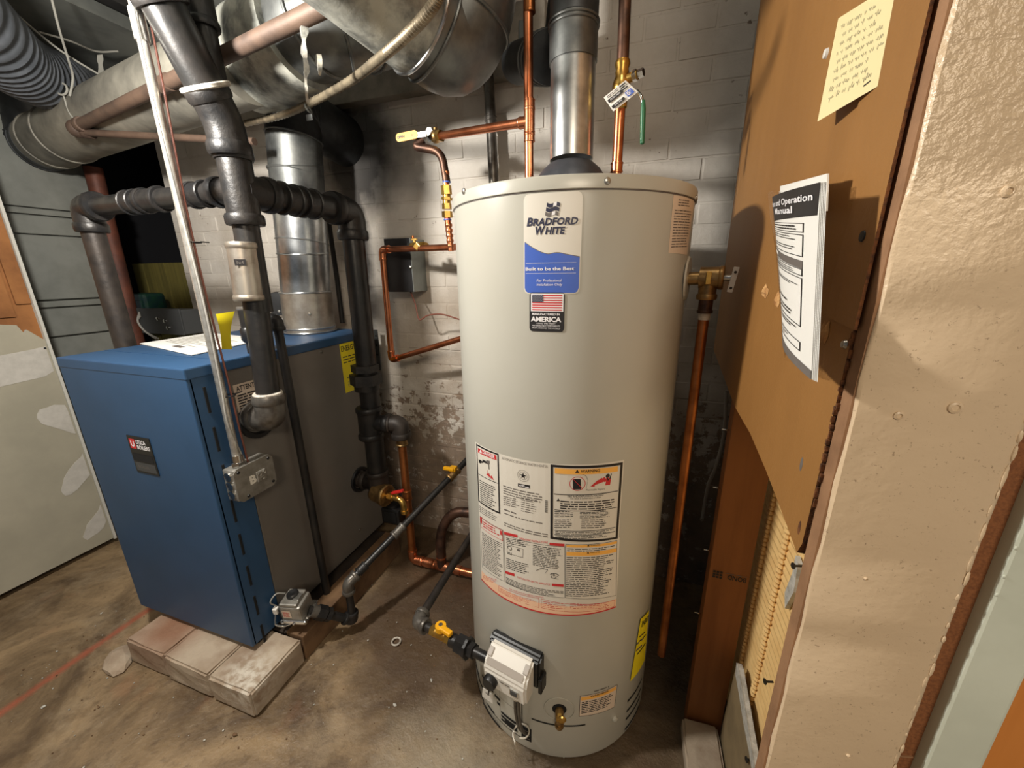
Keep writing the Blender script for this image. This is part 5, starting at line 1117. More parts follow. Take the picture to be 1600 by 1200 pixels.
# flat trunk against the wall
tz0 = V(-1.002, 1.495, 1.952).z; txl = V(-1.938, 1.495, 1.910).x; txr = V(-0.376, 1.495, 1.919).x
mb = MB(); mb.box(((txl + txr) / 2, 1.523, tz0 + 0.10), (txr - txl, 0.050, 0.20), beam_m, bev=0.004)
tk = tag(mb.build('duct_trunk'), 'flat grey sheet metal trunk along the top of the brick wall', 'duct')
MB().box((txr - 0.07, 1.492, tz0 + 0.075), (0.03, 0.012, 0.13), galv_dull, bev=0.002).build('drive_cleat', tk)
MB().box(((txl + txr) / 2 - 0.2, 1.494, tz0 + 0.10), (0.012, 0.012, 0.19), beam_m, bev=0.002).build('drive_cleat', tk)
# dark corrugated flex duct at upper left
f0 = V(-1.884, 0.791, 2.020); f1 = V(-2.136, 0.991, 2.020); f2 = V(-2.388, 1.261, 2.070); f3 = V(-2.556, 1.419, 2.200)
pth = spline([f0 + (f0 - f1) * 4.0, f0 + (f0 - f1) * 2.0, f0, f1, f2, f2 + (f2 - f1) * 0.35], 32); rr_ = [0.108 + 0.0048 * math.sin(k * PI / 2.0) for k in range(len(pth))]
tag(MB().tube(pth, rr_, flex_skin, 40).build('flex_duct'), 'dark corrugated flexible duct in the upper left corner', 'duct')
# brown iron pipe with its elbow and the smaller branch
g0 = V(-2.043, 1.068, 1.840); g1 = V(-0.609, 0.817, 1.840); gd = (g1 - g0).normalized()
bp = thing('brown_pipe', 'long brown iron pipe slanting across below the round duct', 'pipe', tuple((g0 + g1) / 2))
pipe(g0, g1 + gd * 0.9, 0.0185, brown_pipe, bp)
s1 = V(-1.289, 1.380, 1.795); sd = (s1 - (g0 + V(0.01, 0.02, -0.02))).normalized()
mb = MB(); mb.sphere(g0 + V(-0.01, 0.0, -0.008), 0.030, brown_pipe, 16); band(mb, g0 + gd * 0.03, gd, 0.025, 0.03, brown_pipe); band(mb, g0 + sd * 0.03 + V(0, 0, -0.02), sd, 0.021, 0.028, brown_pipe); mb.build('elbow', bp)
pipe(g0 + V(0, 0.0, -0.02), V(-1.261, 1.120, 1.726), 0.0115, brown_pipe, bp, 'branch_pipe')
gm = g0.lerp(g1, 0.47); coupling('coupling', gm, gd, 0.0215, 0.04, brown_pipe, bp, 1.05)
MB().tube(spline([g0 + V(-0.01, 0, 0.02), g0 + V(-0.03, 0, 0.05), g0 + V(-0.035, 0, 0.10)], 5), 0.003, string_m, 8).ring(g0 + V(-0.034, 0, 0.122), (0.3, -1, 0.2), 0.020, 0.0035, string_m, 20, 8).build('hanger_hook', bp)
for pts, lab in (([V(-1.989, 0.920, 2.150), V(-2.076, 1.046, 2.120), V(-2.071, 1.114, 2.080), V(-2.014, 1.210, 2.020)], 'dusty string drooping across the flex duct to the round duct'), ([V(-1.927, 1.032, 2.200), V(-1.975, 1.055, 2.120), V(-2.024, 1.083, 2.060), V(-2.000, 1.070, 1.990), V(-2.024, 1.058, 1.930)], 'dusty string holding the hook of the brown pipe'), ([V(-2.214, 1.120, 2.180), V(-2.236, 1.220, 2.200), V(-2.286, 1.328, 2.220), V(-2.247, 1.389, 2.240)], 'dusty string along the dark ceiling gap')):
    tag(MB().tube(spline(pts, 6), 0.0035, string_m, 8).build('string'), lab, 'string')
# dangling plastic shred by the gap
mb = MB(); p0 = V(-2.003, 1.171, 2.100); p1 = V(-2.071, 1.194, 2.030); vs = []
for k in range(7):
    f = k / 6; p = p0.lerp(p1, f); wv = 0.012 + 0.004 * math.sin(k * 2); vs += [p + V(-wv, 0, 0), p + V(wv, 0.004, 0)]
mb.add(vs, [(2 * k, 2 * k + 1, 2 * k + 3, 2 * k + 2) for k in range(6)], string_m, True); tag(mb.build('plastic_shred'), 'grey torn shred hanging from the ceiling gap near the round duct', 'scrap')
# second black pipe behind the riser top
k0 = V(-1.064, 0.860, 1.807); k1 = V(-1.071, 0.860, 1.974)
sp = thing('vertical_pipe', 'shorter black pipe behind the leaning top of the riser', 'pipe', tuple(k0))
pipe(k0 + (k0 - k1).normalized() * 0.1, k1 + (k1 - k0) * 1.3, 0.026, iron, sp); coupling('coupling', k0.lerp(k1, 0.72), k1 - k0, 0.032, 0.08, iron_fit, sp, 1.1)
# armoured cable
bxp = [V(-1.335, 1.160, 1.798), V(-1.132, 1.120, 1.786), V(-0.954, 1.060, 1.779), V(-0.742, 0.960, 1.763), V(-0.581, 0.860, 1.746), V(-0.473, 0.790, 1.736), V(-0.391, 0.740, 1.737), V(-0.349, 0.720, 1.756)]
pp = spline(bxp, 22); tag(MB().tube(pp, [0.0086 + 0.0022 * (k % 2) for k in range(len(pp))], bx_m, 12).build('armoured_cable'), 'ribbed armoured electrical cable looping in front of the trunk', 'cable')
p = V(-0.969, 1.060, 1.765); tag(MB().ring(p, (0.8, 0.1, 0.4), 0.012, 0.003, galv_dull, 16, 6).box(p + V(0.0, 0.0, -0.022), (0.022, 0.004, 0.016), galv_dull, bev=0.001).build('cable_clip'), 'small metal clip on the armoured cable under the foil strip', 'clip')
# red-brown pipe and the junction box on the far wall behind the boiler
r0 = V(-2.663, 1.400, 1.648); r1 = V(-2.693, 1.400, 0.940)
rp = thing('red_pipe', 'red-brown pipe leaning behind the black drop pipe at left', 'pipe', tuple(r1)); pipe(r0 + (r0 - r1) * 0.25, r1 + (r1 - r0) * 0.3, 0.036, red_pipe, rp); coupling('coupling', r0, r1 - r0, 0.043, 0.06, red_pipe, rp)
g0_ = V(-2.377, 1.360, 1.072); gb = thing('grey_junction_box', 'dark grey junction box with silver plugs behind the left of the boiler', 'electrical box', tuple(g0_ - V(0, 0, 0.1)))
wq = (V(-2.218, 1.360, 1.086) - V(-2.531, 1.360, 1.078)).length
MB().box(g0_ + V(0, 0.05, 0), (wq, 0.09, 0.125), dark_box, bev=0.005).build('box_body', gb)
cvx = MB().box(g0_ + V(0.0, 0.0, 0.003), (wq * 1.04, 0.006, 0.132), dark_box, bev=0.002).build('cover_plate', gb)
for a, b in ((-0.005, 0.018), (0.045, 0.006), (0.055, -0.028)): MB().lathe([(0.011, 0), (0.010, 0.006), (0, 0.008)], g0_ + V(a, -0.003, b), chrome, 14, axis=(0, -1, 0)).build('plug', cvx)
for k in range(3): MB().tube(spline([g0_ + V(-wq / 2 + 0.02, -0.006, 0.05 - 0.01 * k), g0_ + V(-wq / 2 + 0.012, -0.02, 0.0), g0_ + V(-wq / 2 + 0.05, -0.02, -0.05), g0_ + V(-wq / 2 + 0.12 + 0.01 * k, -0.02, -0.085)], 6), 0.0045, wire_grey, 8).build('wire', gb)

# ================================================================== COPPER ABOVE AND BESIDE THE HEATER
hx = V(-0.302, 1.06, 0)
hp = thing('hot_water_pipe', 'bright copper hot water pipe rising from the left of the heater top', 'pipe', (hx.x, hx.y, HT))
top_ = V(-0.309, 1.060, 1.925)
pipe(V(hx.x, hx.y, HT), V(top_.x, top_.y, 2.29), 0.0112, copper, hp)
zt_ = [V(-0.304, 1.060, 1.626).z, V(-0.304, 1.060, 1.693).z, V(-0.304, 1.060, 1.658).z, V(-0.309, 1.060, 1.894).z]
coupling('coupling', V(hx.x, hx.y, zt_[0]), (0, 0, 1), 0.0132, 0.020, copper, hp, 1.05); coupling('coupling', V(hx.x, hx.y, zt_[1]), (0, 0, 1), 0.0132, 0.020, copper, hp, 1.05); coupling('coupling', V(hx.x, hx.y, zt_[3]), (0, 0, 1), 0.0132, 0.03, copper_dull, hp, 1.05)
vL = V(-0.626, 1.220, 1.705); tz_ = V(hx.x, hx.y, zt_[2])
tee('tee', tz_, (0, 0, 1), vL - tz_, 0.0132, 0.055, copper, hp, 1.05, 0.03)
pipe(tz_, vL, 0.0108, copper, hp, 'branch_pipe')
# branch valve and the dark tube down to the brass dielectric fittings
bv = thing('branch_valve', 'brass ball valve with a flat yellow handle on the copper branch', 'valve', tuple(vL + V(-0.02, 0, -0.02)))
vd = (vL - tz_).normalized()
mb = MB(); mb.hexnut(vL, vL + vd * 0.018, 0.0165, brass); mb.sphere(vL + vd * 0.030, 0.019, brass_old, 16); mb.hexnut(vL + vd * 0.042, vL + vd * 0.060, 0.0165, chrome); mb.cyl(vL + vd * 0.03, vL + vd * 0.03 + V(0, 0, 0.024), 0.007, brass_old, 12); mb.build('valve_body', bv)
hz = vL + vd * 0.052 + V(0, -0.006, 0.012)
mb = MB(); mb.hexnut(hz + V(0, 0.004, 0), hz + V(0, -0.010, 0), 0.0125, chrome); mb.build('packing_nut', bv)
h0 = V(-0.769, 1.200, 1.707); h1 = V(-0.698, 1.200, 1.710); hm_ = (h0 + h1) / 2; hl_ = (h1 - h0).length
hd = (h1 - h0).normalized(); hn = V(0, -1, 0)
mb = MB(); pts = []
for k in range(20):
    an = 2 * PI * k / 20; c_ = 1 if math.cos(an) > 0 else -1; pts.append(hm_ + hd * (c_ * (hl_ / 2 - 0.008) + 0.011 * math.cos(an)) + hn.cross(hd) * 0.012 * math.sin(an))
mb.prism(pts, hn * 0.004, yellow_m); mb.box(hm_ + hd * (hl_ / 2 + 0.014) + V(0, 0.0, -0.002), (0.034, 0.004, 0.014), galv); hdl = tag(mb.build('lever_handle', bv), 'flat yellow lever handle')
mpH = frameof(hm_ + hn * 0.0042, hd, V(0, 0, 1)); mb = MB(); mb.text(mpH, 'OPEN', -hl_ / 2 + 0.002, -0.003, 0.007, ink, 0.0006, bold=0.04); mb.text(mpH, 'SC', hl_ / 2 - 0.02, -0.003, 0.007, ink_grey, 0.0006); mb.build('handle_print', hdl)
tt = thing('dielectric_riser', 'tarnished tube with brass unions dropping beside the heater top left', 'pipe', tuple(V(-0.616, 1.220, 1.365)))
dpt_ = [vL + vd * 0.065, V(-0.706, 1.200, 1.676), V(-0.625, 1.220, 1.663), V(-0.617, 1.220, 1.606)]
pts = [V(-0.689, 1.220, 1.701), V(-0.718, 1.210, 1.682), V(-0.629, 1.220, 1.663), V(-0.617, 1.220, 1.575)]
MB().tube(fillet(pts, 0.035), 0.0122, copper_old, 16).build('bent_tube', tt)
f_ = [V(-0.617, 1.220, 1.606), V(-0.620, 1.220, 1.566), V(-0.619, 1.220, 1.540), V(-0.621, 1.220, 1.514), V(-0.621, 1.220, 1.473), V(-0.618, 1.220, 1.450), V(-0.614, 1.220, 1.371)]
MB().cyl(f_[0], f_[1], 0.0105, copper, 16).build('pipe', tt)
mb = MB(); mb.hexnut(f_[1], f_[2], 0.0165, brass); mb.cyl(f_[2], f_[3], 0.0125, brass, 16); mb.hexnut(f_[2].lerp(f_[3], 0.3), f_[2].lerp(f_[3], 0.6), 0.0175, brass); mb.hexnut(f_[3], f_[3].lerp(f_[4], 0.4), 0.015, brass); mb.hexnut(f_[3].lerp(f_[4], 0.55), f_[4], 0.0165, brass); mb.build('brass_union', tt)
MB().cyl(f_[0] + V(0, 0, -0.028), f_[0] + V(0, 0, -0.032), 0.0125, ink_blue, 16).cyl(f_[4] + V(0, 0, -0.004), f_[4] + V(0, 0, -0.008), 0.0125, ink_blue, 16).build('blue_gasket', tt)
mb = MB(); mb.cyl(f_[4], f_[6], 0.0098, copper, 16)
for k in range(5): band(mb, f_[5].lerp(f_[6], k / 5), (f_[6] - f_[5]), 0.0118, 0.009, copper)
mb.build('copper_nipple', tt)
# copper loop by the wall box
lp_ = thing('copper_loop', 'bright copper loop with a brass valve in front of the wall box', 'pipe', tuple(V(-1.003, 1.360, 0.945)))
c0 = V(-0.636, 1.300, 1.388); c1 = V(-1.009, 1.400, 1.394); c2 = V(-1.015, 1.400, 0.944); c3 = V(-0.642, 1.340, 1.064)
pipe(c0, c1, 0.0112, copper, lp_); pipe(c1, c2, 0.0125, copper, lp_); pipe(c2, c3 + (c3 - c2) * 0.1, 0.0112, copper, lp_)
elbow('elbow', c0, c1, c2, 0.0150, copper, lp_, 0.036, 1.06); elbow('elbow', c1, c2, c3, 0.0150, copper, lp_, 0.036, 1.06)
ld = (c0 - c1).normalized(); v0 = V(-0.855, 1.370, 1.398); 
mb = MB(); mb.hexnut(v0 - ld * 0.012, v0 + ld * 0.004, 0.0165, chrome); mb.cyl(v0, v0 + ld * 0.080, 0.0135, brass, 16); mb.hexnut(v0 + ld * 0.014, v0 + ld * 0.032, 0.018, brass); mb.hexnut(v0 + ld * 0.052, v0 + ld * 0.070, 0.018, brass); mb.box(v0 + ld * 0.044 + V(0, -0.018, 0), (0.022, 0.012, 0.022), brass, rot=Matrix.Rotation(PI / 4, 3, 'Y'), bev=0.002); mb.cyl(v0 + ld * 0.018, v0 + ld * 0.018 + V(0, 0, 0.024), 0.006, brass, 12); mb.box(v0 + ld * 0.018 + V(0, 0, 0.026), (0.022, 0.01, 0.006), brass, bev=0.001)
tag(mb.build('brass_valve', lp_), 'brass valve with a steel nut')
# wall box, open black front with grey side
b0 = V(-1.030, 1.440, 1.438); b1 = V(-0.908, 1.440, 1.431); bz_ = V(-1.018, 1.440, 1.227)
wx = b1.x - b0.x; hz_ = b0.z - bz_.z; wb = thing('wall_box', 'black fronted control box with grey side on the brick wall', 'electrical box', (b0.x + wx / 2, 1.50, bz_.z))
MB().box((b0.x + wx / 2, 1.505, bz_.z + hz_ / 2), (wx - 0.006, 0.09, hz_ - 0.006), box_grey, bev=0.003).build('box_body', wb)
MB().box((b0.x + wx / 2, 1.452, bz_.z + hz_ / 2), (wx, 0.014, hz_), box_black, bev=0.002).build('front_cover', wb)
MB().box((b1.x + 0.0, 1.50, bz_.z + hz_ / 2), (0.004, 0.11, hz_ - 0.002), box_grey, bev=0.001).build('side_plate', wb)
MB().lathe([(0.006, 0), (0.006, 0.008), (0, 0.01)], (b1.x - 0.006, 1.445, bz_.z + hz_ * 0.47), chrome, 12, axis=(0.2, -1, 0)).build('latch_screw', wb)
MB().lathe([(0.006, 0), (0.005, 0.012), (0, 0.013)], (b1.x, 1.47, b0.z - 0.002), copper_dull, 12).build('top_screw', wb)
tag(MB().tube(spline([V(-0.940, 1.470, 1.229), V(-0.908, 1.450, 1.178), V(-0.883, 1.430, 1.117), V(-0.836, 1.420, 1.135), V(-0.761, 1.400, 1.144), V(-0.658, 1.360, 1.129)], 7), 0.0030, wire_brown, 8).build('thermostat_wire'), 'thin dark wire drooping from the wall box toward the heater', 'wire')
# grey pipe on the wall behind the heater, metal strap by the boiler
w0_ = V(-0.576, 1.500, 1.976); w1_ = V(-0.564, 1.500, 1.590)
gpw = thing('grey_wall_pipe', 'grey steel pipe running up the brick wall left of the heater vent', 'pipe', tuple(w1_)); pipe(w1_ + (w1_ - w0_) * 3.2, w0_ + (w0_ - w1_) * 0.2, 0.0185, iron_grey, gpw); coupling('coupling', w0_.lerp(w1_, 0.38), w0_ - w1_, 0.0195, 0.012, iron_grey, gpw)
s0_ = V(-1.158, 1.500, 1.055); s1_ = V(-1.165, 1.500, 0.864)
mb = MB(); mb.box((s0_ + s1_) / 2, (0.024, 0.004, (s0_ - s1_).length), galv_dull); 
for k in range(4): mb.lathe([(0.0045, 0), (0, 0.0005)], s0_.lerp(s1_, 0.15 + 0.23 * k) + V(0, -0.0022, 0), slot_m, 10, axis=(0, -1, 0))
tag(mb.build('metal_strap'), 'perforated metal strap on the wall behind the black union', 'strap')

# vent of the heater
VX = V(HX, 1.04, 0)
vp = thing('heater_vent', 'shiny galvanised vent pipe rising from the draft hood', 'flue', (HX, HY, 1.56))
zsl = V(-0.195, 1.040, 1.760).z; ztop = V(-0.197, 1.040, 1.839).z
mb = MB(); mb.tube([(HX, HY, 1.555), (HX - 0.004, 1.04, zsl)], 0.0505, galv, 48); mb.build('vent_section', vp)
mb = MB(); mb.tube([(HX - 0.004, 1.04, zsl - 0.006), (HX - 0.005, 1.04, ztop - 0.01)], 0.0535, galv_dull, 48); seam(mb, (HX - 0.005, 1.04, ztop - 0.012), (0, 0, 1), 0.054, galv_dull); seam(mb, (HX - 0.005, 1.04, ztop - 0.02), (0, 0, 1), 0.0535, galv_dull); mb.build('crimped_sleeve', vp)
pe = fillet([V(HX - 0.005, 1.04, ztop - 0.012), V(HX - 0.006, 1.05, ztop + 0.09), V(HX - 0.16, 1.57, ztop + 0.13)], 0.09, 8)
mb = MB(); mb.tube(pe, 0.0535, galv_dark, 40)
for k in (3, 6, 8): mb.ring(pe[k], pe[k + 1] - pe[k - 1], 0.054, 0.003, galv_dark, 36, 6)
mb.build('vent_elbow', vp)
# side connector into the trunk
k0 = V(-0.264, 1.100, 1.801); k1 = V(-0.362, 1.260, 1.873)
mb = MB(); mb.tube([k0, k1 + (k1 - k0) * 0.6], 0.054, galv_dark, 36); 
for f in (0.1, 0.3, 0.5): mb.ring(k0.lerp(k1, f), k1 - k0, 0.0545, 0.003, galv_dull, 36, 6)
tag(mb.build('vent_connector'), 'short dark ribbed connector behind the shiny heater vent', 'duct')
# cold pipe with valve, tag and green lever
cx = V(-0.085, 1.040, 1.526); cp = thing('cold_water_pipe', 'copper cold water pipe with brass valve right of the heater vent', 'pipe', (cx.x, 1.04, HT))
cxx = V(cx.x, 1.04, 0); zz_ = lambda v: PY_v[v]
PY_v = {150: V(-0.092, 1.040, 1.678).z, 170: V(-0.090, 1.040, 1.651).z, 95: V(-0.092, 1.040, 1.744).z, 130: V(-0.091, 1.040, 1.705).z, 0: V(-0.096, 1.040, 1.875).z, 262: V(-0.086, 1.040, 1.534).z}
pipe((cx.x, 1.04, HT), (cx.x, 1.04, PY_v[170]), 0.0118, copper, cp); coupling('adapter', (cx.x, 1.04, PY_v[262]), (0, 0, 1), 0.0135, 0.018, copper, cp, 1.08)
pipe((cx.x, 1.04, PY_v[95]), (cx.x - 0.012, 1.04, 2.29), 0.0128, copper_old, cp, 'upper_pipe')
mb = MB(); za, zb_ = PY_v[170], PY_v[95]
mb.lathe([(0.0115, 0), (0.0150, 0.003), (0.0150, 0.014), (0.0130, 0.018), (0.0165, 0.030), (0.0195, 0.040), (0.0195, (zb_ - za) * 0.5), (0.0165, (zb_ - za) * 0.62), (0.0135, (zb_ - za) * 0.7), (0.0150, (zb_ - za) * 0.76), (0.0135, (zb_ - za) * 0.82), (0.0165, (zb_ - za) * 0.92), (0.0150, zb_ - za), (0.011, zb_ - za)], (cx.x, 1.04, za), brass, 28)
vb_ = mb.build('valve_body', cp)
zc = PY_v[130]; sp_ = V(cx.x, 1.04, zc)
mb = MB(); mb.cyl(sp_, sp_ + V(0.034, -0.012, 0.004), 0.0095, brass, 14); mb.hexnut(sp_ + V(0.024, -0.009, 0.003), sp_ + V(0.032, -0.012, 0.004), 0.0115, chrome); mb.hexnut(sp_ + V(0.036, -0.013, 0.004), sp_ + V(0.046, -0.017, 0.005), 0.0085, chrome); mb.build('stem_nut', cp)
l0 = V(-0.050, 1.015, 1.674); l1 = V(-0.038, 1.005, 1.657); l2 = V(-0.034, 1.005, 1.635); l3 = V(-0.031, 1.005, 1.570)
mb = MB(); mb.tube(fillet([l0, l1, l2], 0.012), 0.0036, chrome, 12); mb.tube([l2 + V(-0.0012, 0, 0.016), l2, l2.lerp(l3, 0.5), l3, l3 + V(0, 0, -0.002)], [0.0042, 0.0056, 0.0056, 0.005, 0.003], green_m, 14); tag(mb.build('lever_handle', cp), 'green vinyl lever handle')
tg4 = [V(-0.118, 1.002, 1.666), V(-0.074, 1.002, 1.692), V(-0.047, 1.002, 1.667), V(-0.096, 1.002, 1.637)]
mb = MB(); mb.prism(tg4, V(0, 0.0008, 0), paper_m); tgo = tag(mb.build('hang_tag', cp), 'white printed tag')
mpT = lambda s, z, l: (tg4[3].lerp(tg4[2], s)).lerp(tg4[0].lerp(tg4[1], s), z) + V(0, -0.0020 - l * 2, 0)
mb = MB(); mb.rect(mpT, 0.04, 0.50, 0.66, 0.70, ink, 0.0004); mb.rect(mpT, 0.04, 0.10, 0.56, 0.28, ink, 0.0004); mb.lines(mpT, 0.10, 0.6, 0.92, 0.76, 2, ink_grey, 0.0004); mb.text(mpT, 'LEAD FREE', 0.14, 0.56, 0.09, ink_white, 0.0008, width=0.42); mb.text(mpT, 'VALVE', 0.14, 0.155, 0.09, ink_white, 0.0008, width=0.3)
mb.rect(mpT, 0.66, 0.10, 0.92, 0.42, ink_blue, 0.0004); mb.lines(mpT, 0.68, 0.9, 0.38, 0.14, 3, ink_white, 0.0008); mb.lines(mpT, 0.66, 0.94, 0.92, 0.55, 3, ink, 0.0004, 0.6); mb.build('tag_print', tgo)

# ================================================================== GAS LINE OF THE HEATER
e1 = V(-0.567, 0.781, 0.305); v1 = gx(-0.062, 0.055, -0.008); e2 = V(-0.576, 1.141, 0.305)
g2 = thing('heater_gas_line', 'dark iron gas line with yellow cock feeding the gas control', 'pipe', tuple(e1 - V(0, 0, 0.02)))
gd2 = (v1 - e1).normalized()
pipe(e1, v1, 0.0135, iron, g2); pipe(e1, e2 + (e2 - e1) * 0.3, 0.0128, iron_rust, g2); elbow('elbow', v1, e1, e2, 0.0195, iron_grey, g2, 0.030)
cg = e1.lerp(v1, 0.36)
mb = MB(); mb.hexnut(cg - gd2 * 0.035, cg - gd2 * 0.018, 0.0165, brass); mb.cyl(cg - gd2 * 0.02, cg + gd2 * 0.022, 0.0150, brass, 16); mb.hexnut(cg + gd2 * 0.020, cg + gd2 * 0.038, 0.0165, brass); mb.cyl(cg, cg + V(0, 0, 0.024), 0.010, brass, 14); mb.build('valve_body', g2)
mb = MB(); mb.cyl(cg + V(0, 0, 0.018), cg + V(0, 0, 0.034), 0.0155, yellow_m, 18); mb.box(cg + gd2 * 0.020 + V(0, -0.004, 0.028), (0.044, 0.017, 0.013), yellow_m, rot=Matrix.Rotation(-0.3, 3, 'Z'), bev=0.004); mb.cyl(cg + V(0, 0, 0.033), cg + V(0, 0, 0.037), 0.006, chrome, 12); tag(mb.build('lever_handle', g2), 'yellow lever handle')
ug = e1.lerp(v1, 0.66)
mb = MB(); mb.cyl(ug - gd2 * 0.040, ug - gd2 * 0.012, 0.0185, iron_fit, 18); mb.hexnut(ug - gd2 * 0.016, ug + gd2 * 0.014, 0.0265, iron_fit); mb.cyl(ug + gd2 * 0.014, ug + gd2 * 0.022, 0.029, iron_fit, 8); mb.hexnut(ug + gd2 * 0.022, ug + gd2 * 0.040, 0.021, iron_fit); mb.build('union', g2)

# ================================================================== RIGHT SIDE: FIBREBOARD PARTITION
XF = 0.200
pn = thing('fibreboard_partition', 'brown fibreboard sheathed stud partition right of the heater', 'partition', (0.25, 0.9, 0.0))
yb = [V(0.200, 1.218, 1.890).y, V(0.200, 1.243, 1.082).y]
yl = (yb[0] + yb[1]) / 2
low = [V(0.200, 1.243, 1.082), V(0.200, 0.893, 1.023), V(0.200, 0.755, 1.019), V(0.200, 0.641, 1.003), V(0.200, 0.553, 0.986), V(0.200, 0.477, 0.972)]
YE = 0.476
outl = [(yl, 2.25), (yl, low[0].z)] + [(p.y, p.z) for p in low[1:-1]] + [(YE + 0.012, low[-1].z), (YE + 0.004, 0.99), (YE, 1.20), (YE, 2.25)]
mb = MB(); mb.prism([(XF, a, b) for a, b in outl], (0.011, 0, 0), fibre_m, fibre_edge); mb.build('fibreboard_sheet', pn)
sl_ = V(0.200, 0.546, 1.252)
mb = MB(); o2 = [(YE - 0.008, 1.246), (0.552, 1.253), (0.556, 1.258), (0.60, 2.25), (YE - 0.008, 2.25)]
mb.prism([(XF - 0.0030, a, b) for a, b in o2], (0.0028, 0, 0), fibre_m, fibre_edge); mb.build('overlap_sheet', pn)
# torn edge crumbs
mb = MB()
for k in range(60):
    z = 1.05 + k * 0.009; mb.box((XF + 0.001 + rnd.uniform(-0.001, 0.001), YE - 0.0008 + rnd.uniform(-0.001, 0.0015), z + rnd.uniform(-0.004, 0.004)), (0.0035, 0.0018 + rnd.random() * 0.0016, 0.004 + 0.006 * rnd.random()), fibre_edge)
tag(mb.build('torn_edge', pn), None, kind='stuff')
mb = MB(); mb.box((XF + 0.008, YE - 0.0115, 1.12), (0.010, 0.021, 2.25), raw_stud); mb.box((0.262, 0.471, 1.12), (0.096, 0.030, 2.25), raw_stud); tag(mb.build('front_stud', pn), 'grey-brown rough stud edge')
mb = MB(); mb.box((0.2590, 0.969, 1.0), (0.092, 0.038, 2.0), stud_m, bev=0.002); sd_ = tag(mb.build('rear_stud', pn), 'orange-brown stud with stamped lettering')
mpS = frameof((V(0.220, 0.950, 0.548).x, 0.9495, V(0.220, 0.950, 0.548).z), (1, 0, 0), (0, 0, 1))
mb = MB(); mb.text(lambda s, z, l: mpS(0.078 - s, 0.008 - z, l), 'BOND', 0.0, 0.0, 0.014, ink, 0.0004, width=0.042, bold=0.02); mb.lines(lambda s, z, l: mpS(s, z, l), 0.03, 0.078, 0.014, 0.010, 1, ink_grey, 0.0004, ragged=0)
for k in range(9): mb.rect(mpS, 0.002 + (k % 3) * 0.008, -0.008 + (k // 3) * 0.008, 0.008 + (k % 3) * 0.008, -0.002 + (k // 3) * 0.008, ink, 0.0004)
mb.build('stamp', sd_)
for p in (V(0.203, 0.960, 0.942), V(0.205, 0.960, 0.788), V(0.201, 0.960, 0.606), V(0.204, 0.960, 0.402)): MB().cyl((0.196, 0.965, p.z), (0.215, 0.965, p.z), 0.0016, chrome, 8).build('nail', pn)
# scars, bolt mark and rubbed paper on the sheet
for p, sx_, sz_ in ((V(0.200, 0.805, 1.266), 0.022, 0.014), (V(0.200, 0.727, 1.257), 0.010, 0.02), (V(0.200, 0.532, 1.235), 0.006, 0.014)):
    r = random.Random(int(p.z * 1000)); mb = MB(); base = [(p.y + sx_ * math.cos(2 * PI * k / 9) * r.uniform(0.5, 1.1), p.z + sz_ * math.sin(2 * PI * k / 9) * r.uniform(0.5, 1.1)) for k in range(9)]
    vs = [(XF - 0.0005, a, b) for a, b in base] + [(XF - 0.006, p.y, p.z), (XF - 0.004, p.y + sx_ * 0.4, p.z - sz_ * 0.3)]
    mb.add(vs, [(k, (k + 1) % 9, 9 if k < 5 else 10) for k in range(9)] + [(5, 9, 10), (0, 10, 9)], fibre_raw); mb.build('torn_patch', pn)
p = V(0.196, 0.492, 1.334); MB().lathe([(0.0055, 0), (0.005, 0.0012), (0, 0.0015)], (XF - 0.003, p.y, p.z), box_black, 16, axis=(-1, 0, 0)).build('screw_plug', pn)
p = V(0.200, 0.485, 1.229); MB().lathe([(0.005, 0), (0.0035, 0.003), (0, 0.002)], (XF, p.y, p.z), screw_m, 12, axis=(-1, 0, 0)).build('screw', pn)
p = V(0.200, 0.704, 1.572); MB().lathe([(0.006, 0), (0.005, 0.003), (0, 0.004)], (XF, p.y, p.z), white_plastic, 14, axis=(-1, 0, 0)).build('push_pin', pn)
for p in (V(0.200, 0.526, 1.072), V(0.200, 0.495, 1.002)): MB().sphere((XF, p.y, p.z), 0.008, ink_grey if p.z > 1.02 else fibre_edge, 10, (0.08, 0.5, 1.2)).build('scuff', pn)
# lath seen through the broken corner: ribbed yellow board with rows of keys
mb = MB(); vs = []; fs = []; zl0, zl1 = 0.05, 1.05; n_ = 100
for k in range(n_ + 1):
    z = zl0 + (zl1 - zl0) * k / n_; x = 0.3310 - (0.0030 if k % 2 else 0.0); vs += [(x, 0.50, z), (x, 1.06, z)]
for k in range(n_): fs.append((2 * k, 2 * k + 1, 2 * k + 3, 2 * k + 2))
mb.add(vs, fs, lath_m); mb.box((0.3350, 0.78, 0.55), (0.006, 0.56, 1.0), lath_m); lth = mb.build('rib_lath', pn)
for y0_ in (0.962, 0.852):
    mb = MB()
    for k in range(50): z = 0.22 + k * 0.0125; mb.sphere((0.3255, y0_ + rnd.uniform(-0.0015, 0.0015), z), 0.0072, lath_m, 8, (1.0, 1.35, 0.95))
    tag(mb.build('plaster_keys', lth), None, kind='stuff')
